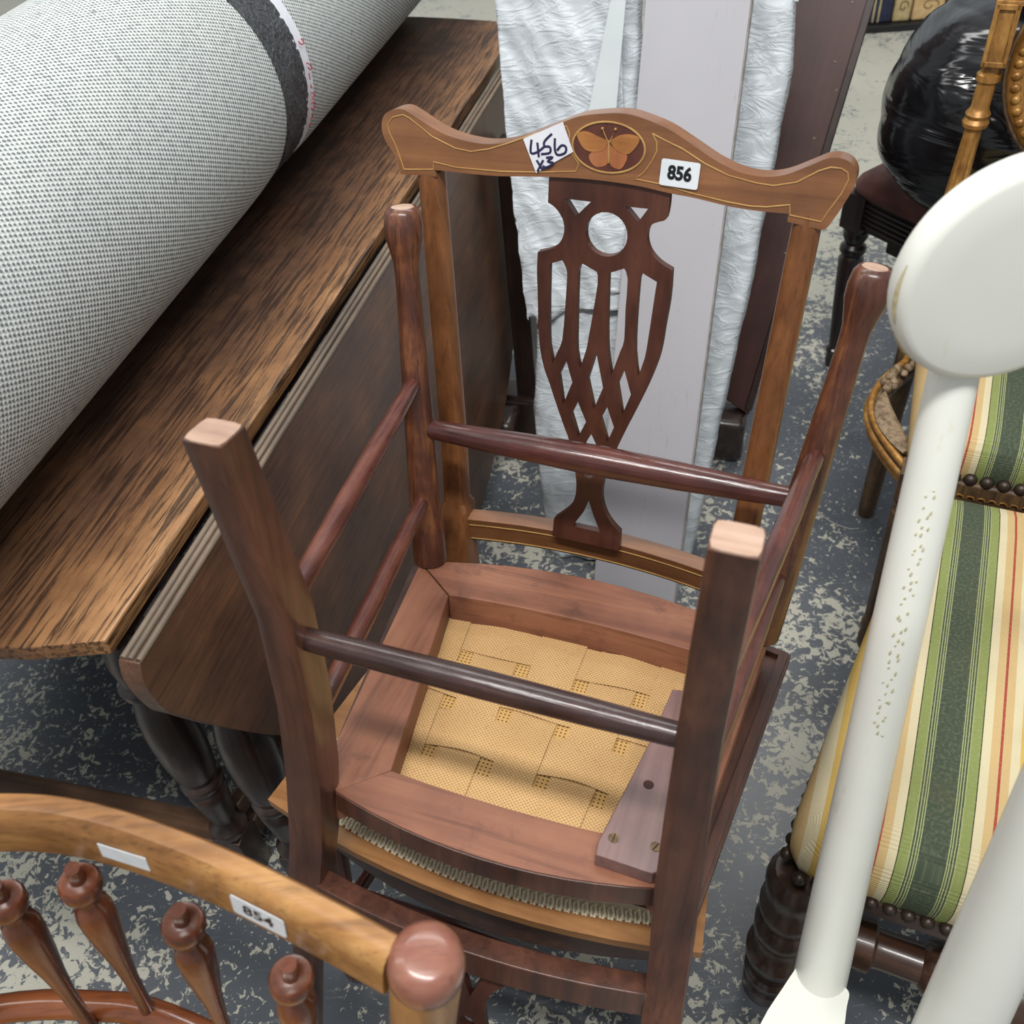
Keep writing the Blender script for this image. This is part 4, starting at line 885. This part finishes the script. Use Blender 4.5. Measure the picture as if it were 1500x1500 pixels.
# shaped base board, carried by a plinth that stands on the floor
bpts = [(.2183, .3105), (.2225, .3155), (.2290, .3175), (.2365, .3150), (.2465, .3040), (.2545, .2960), (.2590, .2900), (.2605, .2840), (.2550, .2740), (.2480, .2590), (.236, .235), (.226, .205), (.226, .10), (.15, .10), (.125, .20), (.1721, .2650), (.2020, .2950)]
MB().prism([smooth_loop(bpts, (), 3)], lambda p: T_((*p, .352)), lambda p: T_((*p, .320))).build('base_board', M_cream, st_, .004, seg=3)
MB().prism([[(.17, .11), (.30, .11), (.30, .21), (.17, .21)]], lambda p: T_((*p, 0)), lambda p: T_((*p, .322))).build('plinth', M_cream, st_, .004)
q0 = V((.2934, .2111, .5))
MB().lathe(T_(q0-pu*.165), T_(q0+pu*.50), [(0, .0315), (.3, .028), (.6, .0240), (1, .020)], 32).build('thick_post', M_cream, st_, smooth=50)

# ------------------------------------------------------------------ spindle-back chair, near left
M_ash = wood('golden_ash', (92, 56, 28), (152, 106, 58), (194, 148, 90), 'x', 1.1, .40, 0, wear=.55)
M_ashpost = wood('golden_ash_post', (124, 84, 46), (164, 118, 68), (196, 150, 94), 'z', .8, .38, .2, wear=.45)
M_spin = wood('polished_red_brown_spindle', (46, 24, 16), (88, 46, 28), (128, 70, 42), 'z', 1, .27, .4)
M_spinx = wood('polished_red_brown_rail', (72, 36, 22), (118, 66, 38), (150, 88, 52), 'x', 1, .24, .5)
M_knob = wood('red_brown_knob', (96, 56, 44), (130, 82, 66), (156, 108, 90), 'x', 1, .3, .3)
dn = V((-.1582, .0054, -.9874)).normalized()
PT = V((-.0676, .1885, .80))
arc = [(-.50, .292, .80), (-.40, .306, .80), (-.3231, .3038, .80), (-.2665, .2907, .80), (-.2011, .2622, .80), (-.1396, .2281, .80), (-.0852, .1945, .80)]
PTL = V((-.52, .285, .80))
K = PT.z/-dn.z
sc_o = PT+dn*K
sch = empty('spindle_back_chair', (sc_o.x, sc_o.y, 0), 'golden spindle-back chair nearest the viewer, curved top rail stickered 854', 'chair')
U_ = lambda p: V(p)-V((sc_o.x, sc_o.y, 0))
ap_ = smooth_path([V(a) for a in arc], 5); rings = []
for i, p in enumerate(ap_):
    t = (ap_[min(i+1, len(ap_)-1)]-ap_[max(i-1, 0)]).normalized(); nrm = V((t.y, -t.x, 0)).normalized()   # towards the viewer
    prof = [(-.002, 0), (.0045, -.001), (.0085, -.006), (.0098, -.014), (.0098, -.040), (.0088, -.046), (.004, -.049), (-.004, -.049), (-.0088, -.046), (-.0098, -.04), (-.0098, -.014), (-.0085, -.005), (-.006, -.001)]
    rings.append([U_(p+nrm*a-dn*b) if False else U_(p+nrm*a+dn*(-b)) for a, b in prof])
tr_ = MB().loft(rings).build('top_rail', M_ash, sch, smooth=40)
def on_rail(i, depth, off=.0103):
    p = ap_[int(i)].lerp(ap_[min(int(i)+1, len(ap_)-1)], i-int(i)); t = (ap_[min(int(i)+1, len(ap_)-1)]-ap_[int(i)]).normalized(); nrm = V((t.y, -t.x, 0)).normalized()
    return p+nrm*off+dn*depth, t, nrm
def rail_sticker(i, depth, w_, h_, name, rad, slant=0.):
    c, t, nrm = on_rail(i, depth); uy = (-dn).normalized(); ux = uy.cross(nrm)*1; ux = t; nz = ux.cross(uy).normalized()
    c = U_(c)
    Mx = Matrix(((ux.x, uy.x, nz.x, c.x), (ux.y, uy.y, nz.y, c.y), (ux.z, uy.z, nz.z, c.z), (0, 0, 0, 1)))
    pts = rrect(w_, h_, rad)
    return MB().prism([pts], lambda p: Mx @ V((*p, 0)), lambda p: Mx @ V((*p, .0004))).build(name, M_card, sch, smooth=0), Mx
s1, Mx = rail_sticker(23.6, .0245, .0375, .0235, 'lot_sticker', .0025); s1['label'] = 'white sticker printed 854'
text_mesh('854', .0160, M_black, 'lot_number', Mx @ Matrix.Translation((0, 0, .0006)), s1, .00025, .9)
s2, Mx2 = rail_sticker(16.9, .0225, .034, .0165, 'blank_sticker', .0004); s2['label'] = 'small blank white sticker'
# posts with a rounded knob
for P_, nm in ((PT, 'corner_post'), (PTL, 'corner_post')):
    base = P_+dn*((P_.z)/-dn.z)
    L = (base-P_).length
    po = MB().lathe(U_(P_+dn*.018), U_(base), [(0, .0188), (.012, .0198), (.05, .0195), (.55, .0185), (.9, .0165), (1, .0155)], 28).build(nm, M_ashpost, sch, smooth=50)
    MB().lathe(U_(P_-dn*.004), U_(P_+dn*.022), [(0, .004), (.03, .011), (.10, .0162), (.26, .0192), (.55, .0206), (.85, .0206), (1, .0190)], 28).build('knob', M_knob, po, smooth=60)
# lower rail and spindles
LD = .245
spi = [(-.3357, .2706, .75), (-.2902, .2764, .75), (-.2199, .2439, .75), (-.1516, .2061, .75)]
lowpts = [PTL+dn*(.05+LD)]+[V(p)+dn*LD for p in ((-.43, .288, .75), *spi[1:])]+[PT+dn*(.05+LD)]
lowpts = [V((-.52, .285, .75))+dn*LD, V((-.40, .292, .75))+dn*LD, V((-.3357, .286, .75))+dn*LD]+[V(p)+dn*LD for p in spi[1:]]+[PT+dn*(.05+LD)]
MB().tube([U_(p) for p in smooth_path(lowpts, 4)], .0115, 14).build('lower_rail', M_spinx, sch, smooth=60)
prf = [(0, .0046), (.062, .0050), (.066, .0094), (.064, .0116), (.074, .0130), (.10, .0130), (.125, .0114), (.140, .0078), (.155, .0066), (.18, .0074), (.20, .0105), (.24, .0122), (.30, .0120), (.40, .0105), (.55, .0074), (.7, .0055), (.85, .0052), (1, .0058)]
for x, y, z in [(-.420, .283, .75)]+spi:
    t0 = V((x, y, z))-dn*.012
    MB().lathe(U_(t0), U_(V((x, y, z))+dn*LD), prf, 18).build('spindle', M_spin, sch, smooth=50)
# seat and front legs below the frame
sv = (PTL-PT); sv.z = 0; sv.normalize(); bv = V((sv.y, -sv.x, 0)); bv = bv if bv.y < 0 else -bv
zs = .44; k0 = PT+dn*((PT.z-zs)/-dn.z); k1 = PTL+dn*((PTL.z-zs)/-dn.z)
sp = [k0-sv*.01, k1+sv*.01, k1+bv*.36+sv*.03, k0+bv*.36-sv*.03]
MB().prism([[(p.x, p.y) for p in sp]], lambda p: U_((p[0], p[1], zs)), lambda p: U_((p[0], p[1], zs-.022))).build('seat', M_ash, sch, .004)
for p in (sp[2], sp[3]):
    q = p-bv*.03; MB().lathe(U_((q.x, q.y, 0)), U_((q.x, q.y, zs-.01)), [(0, .013), (.3, .019), (.7, .02), (1, .016)], 18).build('front_leg', M_spin, sch)

# ------------------------------------------------------------------ a stray pale thread on the floor
M_thread = plain('pale_thread', (196, 194, 188), .6)
th = MB().tube(smooth_path([V((.566, 1.240, .0012)), V((.577, 1.212, .0012)), (.592, 1.190, .0012), (.615, 1.172, .0012), (.632, 1.170, .0012)], 6), .0008, 6).build('thread', M_thread, None)
tag(th, 'thin pale curly thread lying on the grey floor in the aisle', 'thread')
